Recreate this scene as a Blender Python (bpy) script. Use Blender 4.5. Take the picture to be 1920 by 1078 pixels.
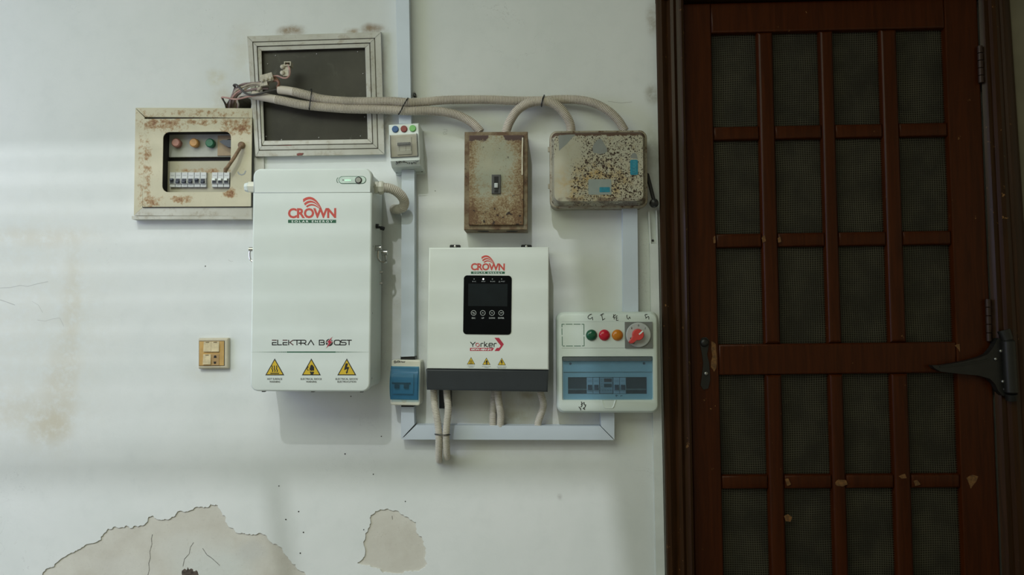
import bpy, bmesh, math, random
from mathutils import Vector, Matrix
from mathutils.geometry import tessellate_polygon

# ------------------------------------------------------------------ clear
for o in list(bpy.data.objects):
    bpy.data.objects.remove(o, do_unlink=True)
C = bpy.context.scene.collection
random.seed(7)

# ------------------------------------------------------------------ camera
W, H = 1920, 1078
LENS = 26.0
F = LENS / 36.0 * W
CAM = Vector((0.0, -2.2, 1.2))
YAW, PITCH, ROLL = 0.0275, 0.040, 0.012
RC = Matrix.Rotation(YAW, 3, 'Z') @ Matrix.Rotation(math.pi / 2 + PITCH, 3, 'X') @ Matrix.Rotation(-ROLL, 3, 'Z')
cam_d = bpy.data.cameras.new('camera')
cam_d.lens = LENS; cam_d.sensor_width = 36.0; cam_d.clip_start = 0.02
cam = bpy.data.objects.new('camera', cam_d); C.objects.link(cam)
cam.matrix_world = Matrix.Translation(CAM) @ RC.to_4x4()
sc = bpy.context.scene
sc.camera = cam

# ------------------------------------------------------------------ world, lights, exposure
w = bpy.data.worlds.new('world'); sc.world = w; w.use_nodes = True
w.node_tree.nodes['Background'].inputs[0].default_value = (1.0, 0.94, 0.64, 1)
w.node_tree.nodes['Background'].inputs[1].default_value = 0.27


def area(name, loc, target, sx, sy, power, col):
    l = bpy.data.lights.new(name, 'AREA'); l.shape = 'RECTANGLE'
    l.size = sx; l.size_y = sy; l.energy = power; l.color = col
    o = bpy.data.objects.new(name, l); C.objects.link(o)
    o.location = loc
    o.rotation_euler = (Vector(target) - Vector(loc)).to_track_quat('-Z', 'Y').to_euler()
    return o


# low daylight through the unseen ceiling opening cut to shape it, from in front and slightly left
SUN = Vector((0.14, 1.0, -1.0))
sl = bpy.data.lights.new('daylight', 'SUN'); sl.energy = 0.90; sl.angle = math.radians(1.3); sl.color = (0.94, 0.97, 1.0)
so_ = bpy.data.objects.new('daylight', sl); C.objects.link(so_); so_.location = (-1, -3, 5)
so_.rotation_euler = SUN.to_track_quat('-Z', 'Y').to_euler()
area('side_fill_light', (-3.1, -1.5, 1.75), (-1.0, -0.35, 1.25), 1.2, 1.5, 25, (0.56, 0.62, 1.0))  # added fill from the left, no window is built there
area('overhead_fill_light', (-1.9, -2.35, 2.99), (-1.75, -1.2, 0.6), 3.4, 2.0, 69, (0.91, 0.99, 0.78))  # added fill lamp set in the unseen ceiling opening
vs = sc.view_settings
vs.view_transform = 'Standard'; vs.look = 'None'; vs.gamma = 1.0; vs.exposure = 0.0
vs.use_curve_mapping = False


# ------------------------------------------------------------------ measuring helpers
def un(px, py, d=0.0):
    """point standing d metres in front of the wall that shows at a photo pixel"""
    v = RC @ Vector(((px - W / 2) / F, -(py - H / 2) / F, -1.0))
    t = (-d - CAM.y) / v.y
    return CAM + v * t


def tilt(p1, p2, d=0.0):
    a, b = un(*p1, d), un(*p2, d)
    return -math.atan2(b.z - a.z, b.x - a.x)


def thing(name, label, cat, px, py, ang=0.0, group=None, kind=None, d=0.0):
    o = bpy.data.objects.new(name, None); C.objects.link(o)
    o.empty_display_size = 0.02
    p = un(px, py, d)
    o.location = (p.x, 0, p.z); o.rotation_euler = (0, ang, 0)
    if kind: o['kind'] = kind
    if label: o['label'] = label
    if cat: o['category'] = cat
    if group: o['group'] = group
    INV[o.name] = (Matrix.Translation(o.location) @ Matrix.Rotation(ang, 4, 'Y')).inverted()
    return o


INV = {}


def L(t, px, py, d=0.0):
    p = un(px, py, d)
    return INV[t.name] @ p if t is not None else p


def R(t, x0, y0, x1, y1, d):
    xm, ym = (x0 + x1) / 2, (y0 + y1) / 2
    return (L(t, x0, ym, d).x, L(t, x1, ym, d).x, L(t, xm, y1, d).z, L(t, xm, y0, d).z)


def rr(x0, x1, z0, z1, r=0.0, n=5):
    if r <= 1e-6:
        return [(x0, z0), (x1, z0), (x1, z1), (x0, z1)]
    r = min(r, (x1 - x0) / 2 * .999, (z1 - z0) / 2 * .999)
    out = []
    for cx, cz, a0 in ((x1 - r, z0 + r, -90), (x1 - r, z1 - r, 0), (x0 + r, z1 - r, 90), (x0 + r, z0 + r, 180)):
        for i in range(n + 1):
            a = math.radians(a0 + 90 * i / n)
            out.append((cx + r * math.cos(a), cz + r * math.sin(a)))
    return out


def circ(cx, cz, r, n=24, rz=None):
    rz = rz or r
    return [(cx + r * math.cos(2 * math.pi * i / n), cz + rz * math.sin(2 * math.pi * i / n)) for i in range(n)]


class MB:
    def __init__(s):
        s.v = []; s.f = []

    def ring(s, pts):
        k = len(s.v); s.v += [tuple(p) for p in pts]
        return list(range(k, k + len(pts)))

    def loft(s, rings, cap0=True, cap1=True, closed=True):
        ids = [s.ring(r) for r in rings]
        n = len(ids[0])
        for a, b in zip(ids, ids[1:]):
            for i in range(n if closed else n - 1):
                j = (i + 1) % n
                s.f.append((a[i], a[j], b[j], b[i]))
        if cap0: s.f.append(tuple(ids[0][::-1]))
        if cap1: s.f.append(tuple(ids[-1]))
        return s

    def box(s, x0, x1, y0, y1, z0, z1):
        return s.loft([[(x, y, z) for x, z in rr(x0, x1, z0, z1)] for y in (y1, y0)])

    def slab(s, x0, x1, z0, z1, db, df, r=0.0, bev=0.0, n=5, steps=3):
        """rounded plate from db to df metres in front of the wall, front edge eased by bev"""
        st = [(db, 0.0)]
        if bev > 0:
            for i in range(steps + 1):
                a = math.pi / 2 * i / steps
                st.append((df - bev + bev * math.sin(a), bev * (1 - math.cos(a))))
        else:
            st.append((df, 0.0))
        rings = []
        for d, ins in st:
            rings.append([(x, -d, z) for x, z in rr(x0 + ins, x1 - ins, z0 + ins, z1 - ins, max(r - ins * .5, 0) if r > 0 else 0, n)])
        return s.loft(rings)

    def prism(s, loop, db, df):
        return s.plate(loop, [], db, df)

    def plate(s, outer, holes, db, df):
        loops = [outer] + holes
        tri = tessellate_polygon([[Vector((x, z, 0)) for x, z in lp] for lp in loops])
        allp = [p for lp in loops for p in lp]
        kb = len(s.v); s.v += [(x, -db, z) for x, z in allp]
        kf = len(s.v); s.v += [(x, -df, z) for x, z in allp]
        for t in tri:
            s.f.append((kf + t[0], kf + t[1], kf + t[2])); s.f.append((kb + t[2], kb + t[1], kb + t[0]))
        k = 0
        for lp in loops:
            n = len(lp)
            for i in range(n):
                j = (i + 1) % n
                s.f.append((kb + k + i, kb + k + j, kf + k + j, kf + k + i))
            k += n
        return s

    def disc(s, cx, cz, r, db, df, bev=0.0, n=24, dome=0.0):
        rings = [[(x, -db, z) for x, z in circ(cx, cz, r, n)]]
        if dome > 0:
            rings.append([(x, -(df - dome), z) for x, z in circ(cx, cz, r, n)])
            for i in range(1, 6):
                a = math.pi / 2 * i / 6
                rings.append([(x, -(df - dome + dome * math.sin(a)), z) for x, z in circ(cx, cz, r * math.cos(a), n)])
        else:
            rings.append([(x, -(df - bev), z) for x, z in circ(cx, cz, r, n)])
            if bev > 0:
                rings.append([(x, -df, z) for x, z in circ(cx, cz, r - bev, n)])
        return s.loft(rings)

    def stroke(s, pts, wd, db, df):
        """a drawn line: flat ribbon along (x, z) points"""
        n = len(pts)
        lft, rgt = [], []
        for i, p in enumerate(pts):
            a = pts[max(i - 1, 0)]; b = pts[min(i + 1, n - 1)]
            d1 = Vector((p[0] - a[0], p[1] - a[1])); d2 = Vector((b[0] - p[0], b[1] - p[1]))
            if d1.length < 1e-9: d1 = d2
            if d2.length < 1e-9: d2 = d1
            d1 = d1.normalized(); d2 = d2.normalized()
            t = d1 + d2
            t = t.normalized() if t.length > 1e-6 else d1
            nn = Vector((-t.y, t.x)); k = wd / 2 / max(0.45, nn.dot(Vector((-d1.y, d1.x))))
            lft.append((p[0] + nn.x * k, p[1] + nn.y * k)); rgt.append((p[0] - nn.x * k, p[1] - nn.y * k))
        rings = [[(l[0], -db, l[1]), (l[0], -df, l[1]), (r[0], -df, r[1]), (r[0], -db, r[1])] for l, r in zip(lft, rgt)]
        return s.loft(rings)

    def tube(s, pts, radii, n=10, cap=True):
        pts = [Vector(p) for p in pts]
        if not hasattr(radii, '__len__'): radii = [radii] * len(pts)
        tans = []
        for i in range(len(pts)):
            t = pts[min(i + 1, len(pts) - 1)] - pts[max(i - 1, 0)]
            tans.append(t.normalized())
        up = Vector((0, 1, 0)) if abs(tans[0].y) < .9 else Vector((1, 0, 0))
        nrm = (up - tans[0] * up.dot(tans[0])).normalized()
        rings = []
        for p, t, r in zip(pts, tans, radii):
            nrm = (nrm - t * nrm.dot(t)).normalized()
            b = t.cross(nrm)
            rings.append([p + (nrm * math.cos(2 * math.pi * i / n) + b * math.sin(2 * math.pi * i / n)) * r for i in range(n)])
        return s.loft(rings, cap, cap)

    def cyl(s, p0, p1, r0, r1=None, n=16):
        return s.tube([p0, p1], [r0, r0 if r1 is None else r1], n)

    def mesh(s, name, smooth=True, ang=0.6):
        me = bpy.data.meshes.new(name)
        me.from_pydata(s.v, [], s.f)
        bm = bmesh.new(); bm.from_mesh(me)
        bmesh.ops.recalc_face_normals(bm, faces=bm.faces)
        bm.to_mesh(me); bm.free()
        if smooth:
            me.polygons.foreach_set('use_smooth', [True] * len(me.polygons))
            bm = bmesh.new(); bm.from_mesh(me)
            for e in bm.edges:
                if len(e.link_faces) == 2:
                    f1, f2 = e.link_faces
                    a = e.calc_face_angle(0.0)
                    a1, a2 = f1.calc_area(), f2.calc_area()
                    if a > ang or (a > .04 and max(a1, a2) > 12 * max(min(a1, a2), 1e-12)): e.smooth = False
            bm.to_mesh(me); bm.free()
        return me

    def build(s, name, m, parent=None, label=None, cat=None, kind=None, group=None, smooth=True, ang=0.6):
        o = bpy.data.objects.new(name, s.mesh(name, smooth, ang))
        C.objects.link(o)
        if m is not None: o.data.materials.append(m)
        if parent is not None: o.parent = parent
        if label: o['label'] = label
        if cat: o['category'] = cat
        if kind: o['kind'] = kind
        if group: o['group'] = group
        return o


def spline(pts, step):
    """Catmull-Rom through pts, resampled evenly"""
    P = [Vector(p) for p in pts]
    P = [P[0] * 2 - P[1]] + P + [P[-1] * 2 - P[-2]]
    dense = []
    for i in range(1, len(P) - 2):
        for k in range(24):
            t = k / 24
            a, b, c, d = P[i - 1], P[i], P[i + 1], P[i + 2]
            dense.append(.5 * ((2 * b) + (c - a) * t + (2 * a - 5 * b + 4 * c - d) * t * t + (3 * b - a - 3 * c + d) * t ** 3))
    dense.append(P[-2])
    out = [dense[0]]; acc = 0
    for a, b in zip(dense, dense[1:]):
        seg = (b - a).length
        pos = 0
        while seg > 0 and acc + (seg - pos) >= step:
            pos += step - acc; acc = 0
            out.append(a.lerp(b, pos / seg))
        acc += seg - pos
    return out


# ------------------------------------------------------------------ materials
class NT:
    def __init__(s, name, rough=0.5, metal=0.0, spec=0.5):
        s.m = bpy.data.materials.new(name); s.m.use_nodes = True
        s.t = s.m.node_tree; s.b = s.t.nodes['Principled BSDF']
        s.b.inputs['Roughness'].default_value = rough
        s.b.inputs['Metallic'].default_value = metal
        s.b.inputs['Specular IOR Level'].default_value = spec
        s.co = s.t.nodes.new('ShaderNodeTexCoord').outputs['Object']

    def n(s, typ): return s.t.nodes.new(typ)

    def put(s, sock, v):
        if isinstance(v, bpy.types.NodeSocket): s.t.links.new(v, sock)
        elif isinstance(v, (tuple, list)):
            sock.default_value = (*v, 1) if len(v) == 3 and sock.type == 'RGBA' else v
        else: sock.default_value = v

    def noise(s, scale, detail=3, rough=.55, dist=0.0, vec=None):
        k = s.n('ShaderNodeTexNoise')
        s.put(k.inputs['Vector'], vec or s.co)
        k.inputs['Scale'].default_value = scale; k.inputs['Detail'].default_value = detail
        k.inputs['Roughness'].default_value = rough; k.inputs['Distortion'].default_value = dist
        return k.outputs['Fac']

    def voro(s, scale, vec=None, rnd=1.0):
        k = s.n('ShaderNodeTexVoronoi')
        s.put(k.inputs['Vector'], vec or s.co); k.inputs['Scale'].default_value = scale
        k.inputs['Randomness'].default_value = rnd
        return k.outputs['Distance'], k.outputs['Color']

    def warp(s, scale, amp):
        k = s.n('ShaderNodeTexNoise'); s.put(k.inputs['Vector'], s.co); k.inputs['Scale'].default_value = scale
        k.inputs['Detail'].default_value = 3
        a = s.vm('SUBTRACT', k.outputs['Color'], (.5, .5, .5))
        a = s.vm('SCALE', a, amp)
        return s.vm('ADD', s.co, a)

    def vm(s, op, a, b=None):
        k = s.n('ShaderNodeVectorMath'); k.operation = op
        s.put(k.inputs[0], a)
        if op == 'SCALE': s.put(k.inputs['Scale'], b)
        elif b is not None: s.put(k.inputs[1], b)
        return k.outputs['Value'] if op in ('LENGTH', 'DISTANCE') else k.outputs['Vector']

    def math(s, op, a, b=None):
        k = s.n('ShaderNodeMath'); k.operation = op; k.use_clamp = False
        s.put(k.inputs[0], a)
        if b is not None: s.put(k.inputs[1], b)
        return k.outputs[0]

    def rng(s, v, a, b, c=0.0, d=1.0):
        k = s.n('ShaderNodeMapRange'); k.interpolation_type = 'SMOOTHSTEP'
        s.put(k.inputs['Value'], v)
        if b < a: a, b, c, d = b, a, d, c
        k.inputs['From Min'].default_value = a; k.inputs['From Max'].default_value = b
        k.inputs['To Min'].default_value = c; k.inputs['To Max'].default_value = d
        return k.outputs['Result']

    def mix(s, f, a, b):
        k = s.n('ShaderNodeMix'); k.data_type = 'RGBA'
        s.put(k.inputs[0], f); s.put(k.inputs[6], a); s.put(k.inputs[7], b)
        return k.outputs[2]

    def blob(s, c, rx, rz, soft=.5, vec=None):
        """1 inside an ellipse round c=(x,z), fading outwards"""
        p = s.vm('SUBTRACT', vec or s.co, (c[0], 0, c[1]))
        p = s.vm('MULTIPLY', p, (1 / rx, 0, 1 / rz))
        return s.rng(s.vm('LENGTH', p), 1 - soft, 1 + soft, 1, 0)

    def xyz(s):
        k = s.n('ShaderNodeSeparateXYZ'); s.put(k.inputs[0], s.co)
        return k.outputs

    def bump(s, h, strength=.3, dist=.001):
        k = s.n('ShaderNodeBump'); s.put(k.inputs['Height'], h)
        k.inputs['Strength'].default_value = strength; k.inputs['Distance'].default_value = dist
        s.t.links.new(k.outputs[0], s.b.inputs['Normal'])

    def col(s, v): s.put(s.b.inputs['Base Color'], v); return s

    def done(s): return s.m


def srgb(r, g, b):
    f = lambda c: ((c / 255 + .055) / 1.055) ** 2.4 if c > 10 else c / 255 / 12.92
    return (f(r), f(g), f(b))


def plain(name, c, rough=.5, metal=0.0, var=.08, scale=40, spec=.5):
    """plain stuff with a slight unevenness of colour"""
    t = NT(name, rough, metal, spec)
    f = t.rng(t.noise(scale, 3), .3, .7)
    return t.col(t.mix(f, tuple(x * (1 - var) for x in c), tuple(min(1, x * (1 + var)) for x in c))).done()


def glassy(name, tint, gloss=.10, rough=.08):
    m = bpy.data.materials.new(name); m.use_nodes = True
    nt = m.node_tree; nt.nodes.clear()
    out = nt.nodes.new('ShaderNodeOutputMaterial')
    tr = nt.nodes.new('ShaderNodeBsdfTransparent'); tr.inputs[0].default_value = (*tint, 1)
    gl = nt.nodes.new('ShaderNodeBsdfPrincipled'); gl.inputs['Base Color'].default_value = (*[t * .55 for t in tint], 1)
    gl.inputs['Roughness'].default_value = rough
    co = nt.nodes.new('ShaderNodeTexCoord'); nz = nt.nodes.new('ShaderNodeTexNoise'); nz.inputs['Scale'].default_value = 60
    nt.links.new(co.outputs['Object'], nz.inputs['Vector'])
    mr = nt.nodes.new('ShaderNodeMapRange'); mr.inputs['To Min'].default_value = gloss * .8; mr.inputs['To Max'].default_value = gloss * 1.2
    nt.links.new(nz.outputs['Fac'], mr.inputs['Value'])
    mx = nt.nodes.new('ShaderNodeMixShader')
    nt.links.new(mr.outputs[0], mx.inputs[0])
    nt.links.new(tr.outputs[0], mx.inputs[1]); nt.links.new(gl.outputs[0], mx.inputs[2]); nt.links.new(mx.outputs[0], out.inputs[0])
    return m


def emit(name, c, s):
    t = NT(name); t.b.inputs['Emission Color'].default_value = (*c, 1); t.b.inputs['Emission Strength'].default_value = s
    return t.col(c).done()


M = {}
M['casewhite'] = plain('white_powder_coat', (.66, .72, .70), .38, var=.02, scale=9)
M['plastic'] = plain('white_plastic', (.66, .72, .69), .35, var=.02, scale=14)
M['ivory'] = plain('ivory_plastic', (.70, .70, .60), .4, var=.04, scale=25)
M['boardwhite'] = plain('board_plastic', (.62, .70, .66), .35, var=.02, scale=12)
M['trunk'] = plain('trunking_plastic', (.56, .63, .71), .42, var=.03, scale=9)
M['stripwhite'] = plain('strip_plastic', (.62, .66, .64), .5, var=.06, scale=15)
M['black'] = plain('black_plastic', (.012, .013, .015), .35)
M['ink'] = plain('black_ink', (.012, .012, .012), .6)
M['dark'] = plain('dark_hollow', (.012, .011, .010), .8)
M['slate'] = plain('slate_plastic', (.020, .026, .031), .42, var=.05)
M['red'] = plain('logo_red', (.55, .07, .055), .5, var=.02)
M['crimson'] = plain('crimson_print', (.42, .025, .055), .5, var=.03)
M['green'] = plain('logo_green', (.012, .10, .05), .5, var=.03)
M['print'] = plain('white_print', (.80, .86, .82), .5, var=.01)
M['greyprint'] = plain('grey_print', (.30, .32, .33), .5, var=.02)
M['yellow'] = plain('warning_yellow', (.62, .43, .03), .5, var=.03)
M['chrome'] = plain('bright_steel', (.55, .55, .53), .22, 1.0)
M['steel'] = plain('dull_steel', (.32, .32, .31), .4, 1.0)
M['screen'] = plain('display_glass', (.008, .013, .016), .10, var=.1, spec=.3)
M['glassblack'] = plain('black_glass', (.003, .004, .005), .14, spec=.10)
M['bluecover'] = glassy('blue_clear_plastic', (.45, .72, .86), .12)
M['blueboard'] = glassy('blue_board_cover', (.68, .81, .90), .10, .14)
M['smoke'] = glassy('smoked_clear_plastic', (.93, .92, .89), .10)
M['tie'] = M['black']
M['mcb'] = plain('breaker_grey', (.55, .57, .57), .45, var=.05)
M['mcbdark'] = plain('breaker_recess', (.03, .035, .05), .5)
M['lever'] = plain('breaker_lever', (.05, .06, .085), .45)
M['lampgreen'] = plain('green_lens', (.006, .085, .04), .18, var=.03)
M['lampred'] = plain('red_lens', (.50, .008, .03), .18, var=.03)
M['lampamber'] = plain('amber_lens', (.50, .17, .008), .18, var=.03)
M['greyplate'] = plain('grey_plate', (.16, .17, .16), .5)
M['dial'] = plain('dial_grey', (.42, .45, .44), .45, var=.03)
M['knobred'] = plain('knob_red', (.58, .05, .045), .4, var=.04)
M['led'] = emit('green_led', (.45, 1.0, .62), .9)
M['ledw'] = emit('white_led', (1, 1, 1), 1.1)


# wall paint ------------------------------------------------------
def wall_paint():
    t = NT('wall_paint', .75, spec=.25)
    q = lambda px, py: (un(px, py).x, un(px, py).z)
    S = .0016
    wv = t.warp(9, .05)
    big = t.rng(t.noise(2.2, 4, .6), .3, .75)
    c = t.mix(big, (.70, .725, .715), (.63, .665, .65))
    fine = t.rng(t.noise(16, 5, .65), .45, .8, 0, .35)
    c = t.mix(fine, c, (.585, .62, .61))
    spots = [((60, 620), 150, 230, .55, .30, (.60, .58, .50)), ((135, 590), 16, 120, .8, .36, (.55, .50, .38)), ((80, 444), 95, 16, .8, .36, (.55, .50, .40)),
             ((112, 740), 26, 80, .7, .42, (.54, .49, .38)), ((95, 800), 34, 26, .8, .6, (.50, .45, .33)), ((40, 770), 80, 30, .9, .45, (.55, .52, .43)),
             ((405, 145), 16, 14, .7, .6, (.55, .52, .38)), ((420, 185), 18, 20, .8, .5, (.50, .46, .34)), ((455, 95), 22, 45, .9, .45, (.56, .54, .44)),
             ((543, 60), 22, 10, .8, .95, (.27, .20, .12)), ((658, 58), 12, 6, .8, .9, (.30, .22, .13)), ((698, 55), 18, 9, .8, .95, (.27, .20, .13)),
             ((724, 230), 8, 45, .9, .75, (.36, .30, .22)), ((720, 120), 8, 50, .9, .45, (.40, .35, .27)), ((1222, 40), 10, 20, .8, .8, (.33, .29, .22)),
             ((1224, 175), 12, 14, .8, .75, (.30, .28, .22)), ((1226, 280), 14, 40, .9, .5, (.36, .37, .32)), ((460, 424), 40, 22, .9, .25, (.45, .42, .34)),
             ((985, 790), 150, 50, .9, .45, (.56, .53, .46)), ((990, 738), 14, 9, .9, .7, (.38, .33, .22)), ((960, 782), 30, 8, .9, .5, (.40, .38, .28)),
             ((740, 560), 12, 130, .9, .4, (.56, .54, .46)), ((860, 560), 90, 80, .9, .15, (.55, .6, .55)), ((610, 300), 60, 18, .8, .3, (.60, .66, .64)),
             ((400, 700), 40, 12, .9, .3, (.60, .57, .47)), ((840, 247), 5, 4, .6, .0, (.3, .3, .3)), ((1050, 933), 5, 4, .8, .7, (.35, .34, .32))]
    for p, rx, rz, so, k, cc in spots:
        b = t.blob(q(*p), rx * S, rz * S, so, wv)
        b = t.math('MULTIPLY', b, t.rng(t.noise(26, 4, .7), .22, .62))
        c = t.mix(t.math('MULTIPLY', b, k), c, cc)
    # flyspecks
    cmb = t.n('ShaderNodeCombineXYZ'); XX = t.xyz(); t.put(cmb.inputs[0], XX['X']); t.put(cmb.inputs[1], XX['Z'])
    dist, vc = t.voro(7, cmb.outputs[0])
    sep = t.n('ShaderNodeSeparateColor'); t.put(sep.inputs[0], vc)
    keep = t.math('GREATER_THAN', sep.outputs[0], .72)
    sp = t.math('MULTIPLY', t.rng(dist, .012, .020, 1, 0), keep)
    c = t.mix(sp, c, (.05, .045, .04))
    # hairline scratches
    cr = t.noise(3.0, 6, .7, 0, t.warp(5, .15))
    cr = t.math('ABSOLUTE', t.math('SUBTRACT', cr, .5))
    cr = t.math('MULTIPLY', t.rng(cr, 0, .0025, 1, 0), t.rng(t.noise(1.7, 2), .56, .66, 0, .45))
    c = t.mix(cr, c, (.36, .37, .36))
    h = t.math('ADD', t.noise(14, 4), t.math('MULTIPLY', t.noise(150, 2), .12))
    t.bump(h, .16, .006)
    return t.col(c).done()


def plaster():
    t = NT('bare_plaster', .9, spec=.15)
    q = lambda px, py: (un(px, py).x, un(px, py).z)
    S = .0016
    c = t.mix(t.rng(t.noise(6, 5, .65), .3, .7), (.52, .50, .44), (.60, .59, .53))
    wv = t.warp(14, .05)
    for p, rx, rz, k, cc in [((400, 1062), 70, 36, .8, (.58, .61, .58)), ((360, 1025), 60, 26, .55, (.60, .61, .57)), ((235, 1065), 60, 20, .4, (.60, .60, .56)), ((470, 1035), 26, 16, .45, (.48, .49, .47))]:
        c = t.mix(t.math('MULTIPLY', t.blob(q(*p), rx * S, rz * S, .5, wv), k), c, cc)
    sp = t.math('MULTIPLY', t.rng(t.noise(260, 3, .7), .62, .72), t.blob(q(712, 1006), 16 * S, 9 * S, .6, wv))
    c = t.mix(sp, c, (.08, .075, .07))
    c = t.mix(t.rng(t.noise(120, 3), .60, .78, 0, .35), c, (.42, .40, .35))
    t.bump(t.noise(60, 5, .7), .3, .003)
    return t.col(c).done()


M['shaded'] = plain('shaded_wall_paint', (.155, .140, .098), .8, var=.12, scale=6, spec=.2)  # shade right of the door put into the paint colour
M['wall'] = wall_paint()
M['plaster'] = plaster()


def wood_door(name, a, b, chips=.62, rough=.34):
    t = NT(name, rough, spec=.16)
    k = t.n('ShaderNodeMapping'); t.put(k.inputs['Vector'], t.co); k.inputs['Scale'].default_value = (1, 1, .06)
    g = t.noise(70, 5, .65, 1.0, k.outputs[0])
    c = t.mix(t.rng(g, .3, .7), a, b)
    ch = t.math('MULTIPLY', t.rng(t.noise(46, 4, .6), chips + .06, chips + .10), t.rng(t.noise(5, 2), .5, .62))
    c = t.mix(ch, c, (.20, .10, .035))
    t.bump(g, .12, .002)
    return t.col(c).done()


M['doorwood'] = wood_door('varnished_door_wood', (.031, .0068, .0007), (.050, .0108, .0013))
M['doordark'] = wood_door('varnished_casing_wood', (.022, .0088, .0026), (.038, .0150, .0046), .60)
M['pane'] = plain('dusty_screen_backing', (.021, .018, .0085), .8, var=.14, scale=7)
M['mesh'] = plain('screen_wire', (.046, .042, .025), .6, var=.45, scale=12)


def chalky_wood():
    t = NT('painted_wood', .6, spec=.3)
    k = t.n('ShaderNodeMapping'); t.put(k.inputs['Vector'], t.co); k.inputs['Scale'].default_value = (1, 1, 1)
    c = t.mix(t.rng(t.noise(9, 4), .3, .7), (.56, .56, .51), (.45, .44, .38))
    c = t.mix(t.rng(t.noise(38, 5, .7), .50, .70, 0, .8), c, (.36, .32, .25))
    c = t.mix(t.rng(t.noise(24, 5, .7, .4), .68, .74), c, (.19, .12, .08))
    t.bump(t.noise(70, 4), .25, .001)
    return t.col(c).done()


M['paintwood'] = chalky_wood()


def panel_film():
    t = NT('dusty_dark_film', .4, spec=.22)
    c = t.mix(t.rng(t.noise(5, 4, .6), .3, .75), (.030, .028, .021), (.060, .055, .042))
    c = t.mix(t.rng(t.noise(14, 3, .5, 1.5), .6, .8, 0, .4), c, (.12, .12, .10))
    t.bump(t.noise(6, 2), .2, .006)
    return t.col(c).done()


M['film'] = panel_film()


def rusty_cream(name, base, base2, where, amount=.5, scale=30):
    """old cream paint, rust breaking through inside the given spots"""
    t = NT(name, .5, spec=.35)
    c = t.mix(t.rng(t.noise(10, 4), .3, .7), base, base2)
    tot = None
    for (cx, cz), rx, rz, k in where:
        b = t.math('MULTIPLY', t.blob((cx, cz), rx, rz, .6), k)
        tot = b if tot is None else t.math('MAXIMUM', tot, b)
    n1 = t.noise(scale * 2.2, 6, .72)
    if tot is not None:
        thr = t.math('ADD', n1, t.math('MULTIPLY', tot, .30))
        c = t.mix(t.rng(thr, .60, .80, 0, .9), c, (.32, .19, .08))
        c = t.mix(t.rng(thr, .76, .90), c, (.20, .085, .035))
    c = t.mix(t.rng(t.noise(55, 4, .7), .62, .72, 0, amount), c, (.30, .20, .10))
    t.bump(n1, .2, .001)
    return t.col(c).done()


# ------------------------------------------------------------------ lettering
def text(t, body, mat, box, d, name='lettering', bold=0.0, space=1.0, parent=None, shear=0.0, thick=.0003):
    cu = bpy.data.curves.new('tmp_text', 'FONT'); cu.body = body; cu.size = 1; cu.offset = bold
    cu.space_character = space; cu.shear = shear; cu.resolution_u = 3
    cu.align_x = 'CENTER'
    ob = bpy.data.objects.new('tmp_text', cu); C.objects.link(ob)
    dg = bpy.context.evaluated_depsgraph_get()
    me = bpy.data.meshes.new_from_object(ob.evaluated_get(dg))
    bpy.data.objects.remove(ob, do_unlink=True); bpy.data.curves.remove(cu)
    xs = [v.co.x for v in me.vertices]; ys = [v.co.y for v in me.vertices]
    x0, x1, z0, z1 = R(t, *box, d)
    ax, bx, ay, by = min(xs), max(xs), min(ys), max(ys)
    for v in me.vertices:
        x, y = v.co.x, v.co.y
        v.co = (x0 + (x - ax) / (bx - ax) * (x1 - x0), -d - thick, z0 + (y - ay) / (by - ay) * (z1 - z0))
    me.name = name
    me.materials.append(mat)
    o = bpy.data.objects.new(name, me); C.objects.link(o); o.parent = parent or t
    return o


def pxs(t, pts, d, o=(0, 0), s=1.0):
    """photo (or zoomed-crop) pixels to (x, z) on the thing's face"""
    out = []
    for x, y in pts:
        p = L(t, o[0] + x / s, o[1] + y / s, d); out.append((p.x, p.z))
    return out


PX = .0016


def strokes(t, lines, wd, d, mat, name, o=(0, 0), s=1.0, parent=None, label=None):
    b = MB()
    for ln in lines: b.stroke(pxs(t, ln, d, o, s), wd * PX, d - .0002, d + .0003)
    return b.build(name, mat, parent or t, smooth=False, label=label)


def qb(a, b, c, n=14):
    return [((1 - u) ** 2 * a[0] + 2 * u * (1 - u) * b[0] + u * u * c[0], (1 - u) ** 2 * a[1] + 2 * u * (1 - u) * b[1] + u * u * c[1]) for u in [i / n for i in range(n + 1)]]


def crown_logo(t, x0, y0, x1, y1, d):
    """red fan, red word, green bar with white words; box is the whole mark in photo pixels"""
    ox, oy = x0, y0; sx = 1510 / (x1 - x0); sy = 815 / (y1 - y0)

    def q(pts): return [(L(t, ox + (x - 165) / sx, oy + (y - 145) / sy, d).x, L(t, ox + (x - 165) / sx, oy + (y - 145) / sy, d).z) for x, y in pts]
    for a, bb in [(qb((630, 215), (960, -25), (1210, 500)), qb((640, 318), (900, 60), (1190, 500))),
                  (qb((660, 352), (905, 105), (1185, 500)), qb((700, 412), (920, 190), (1165, 505))),
                  (qb((720, 440), (920, 255), (1160, 510)), qb((765, 475), (930, 335), (1140, 520)))]:
        MB().prism(q(a + bb[::-1]), d - .0002, d + .0003).build('logo_fan', M['red'], t, smooth=False)
    gx = lambda x: ox + (x - 165) / sx
    gy = lambda y: oy + (y - 145) / sy
    text(t, 'CROWN', M['red'], (gx(165), gy(492), gx(1665), gy(812)), d, bold=.036, space=.93)
    bar = MB().prism(q([(168, 860), (1662, 860), (1662, 960), (168, 960)]), d - .0002, d + .0003).build('logo_bar', M['green'], t, smooth=False)
    text(t, 'SOLAR ENERGY', M['print'], (gx(275), gy(880), gx(1560), gy(945)), d + .0004, bold=.02, space=1.45, parent=bar)


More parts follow.
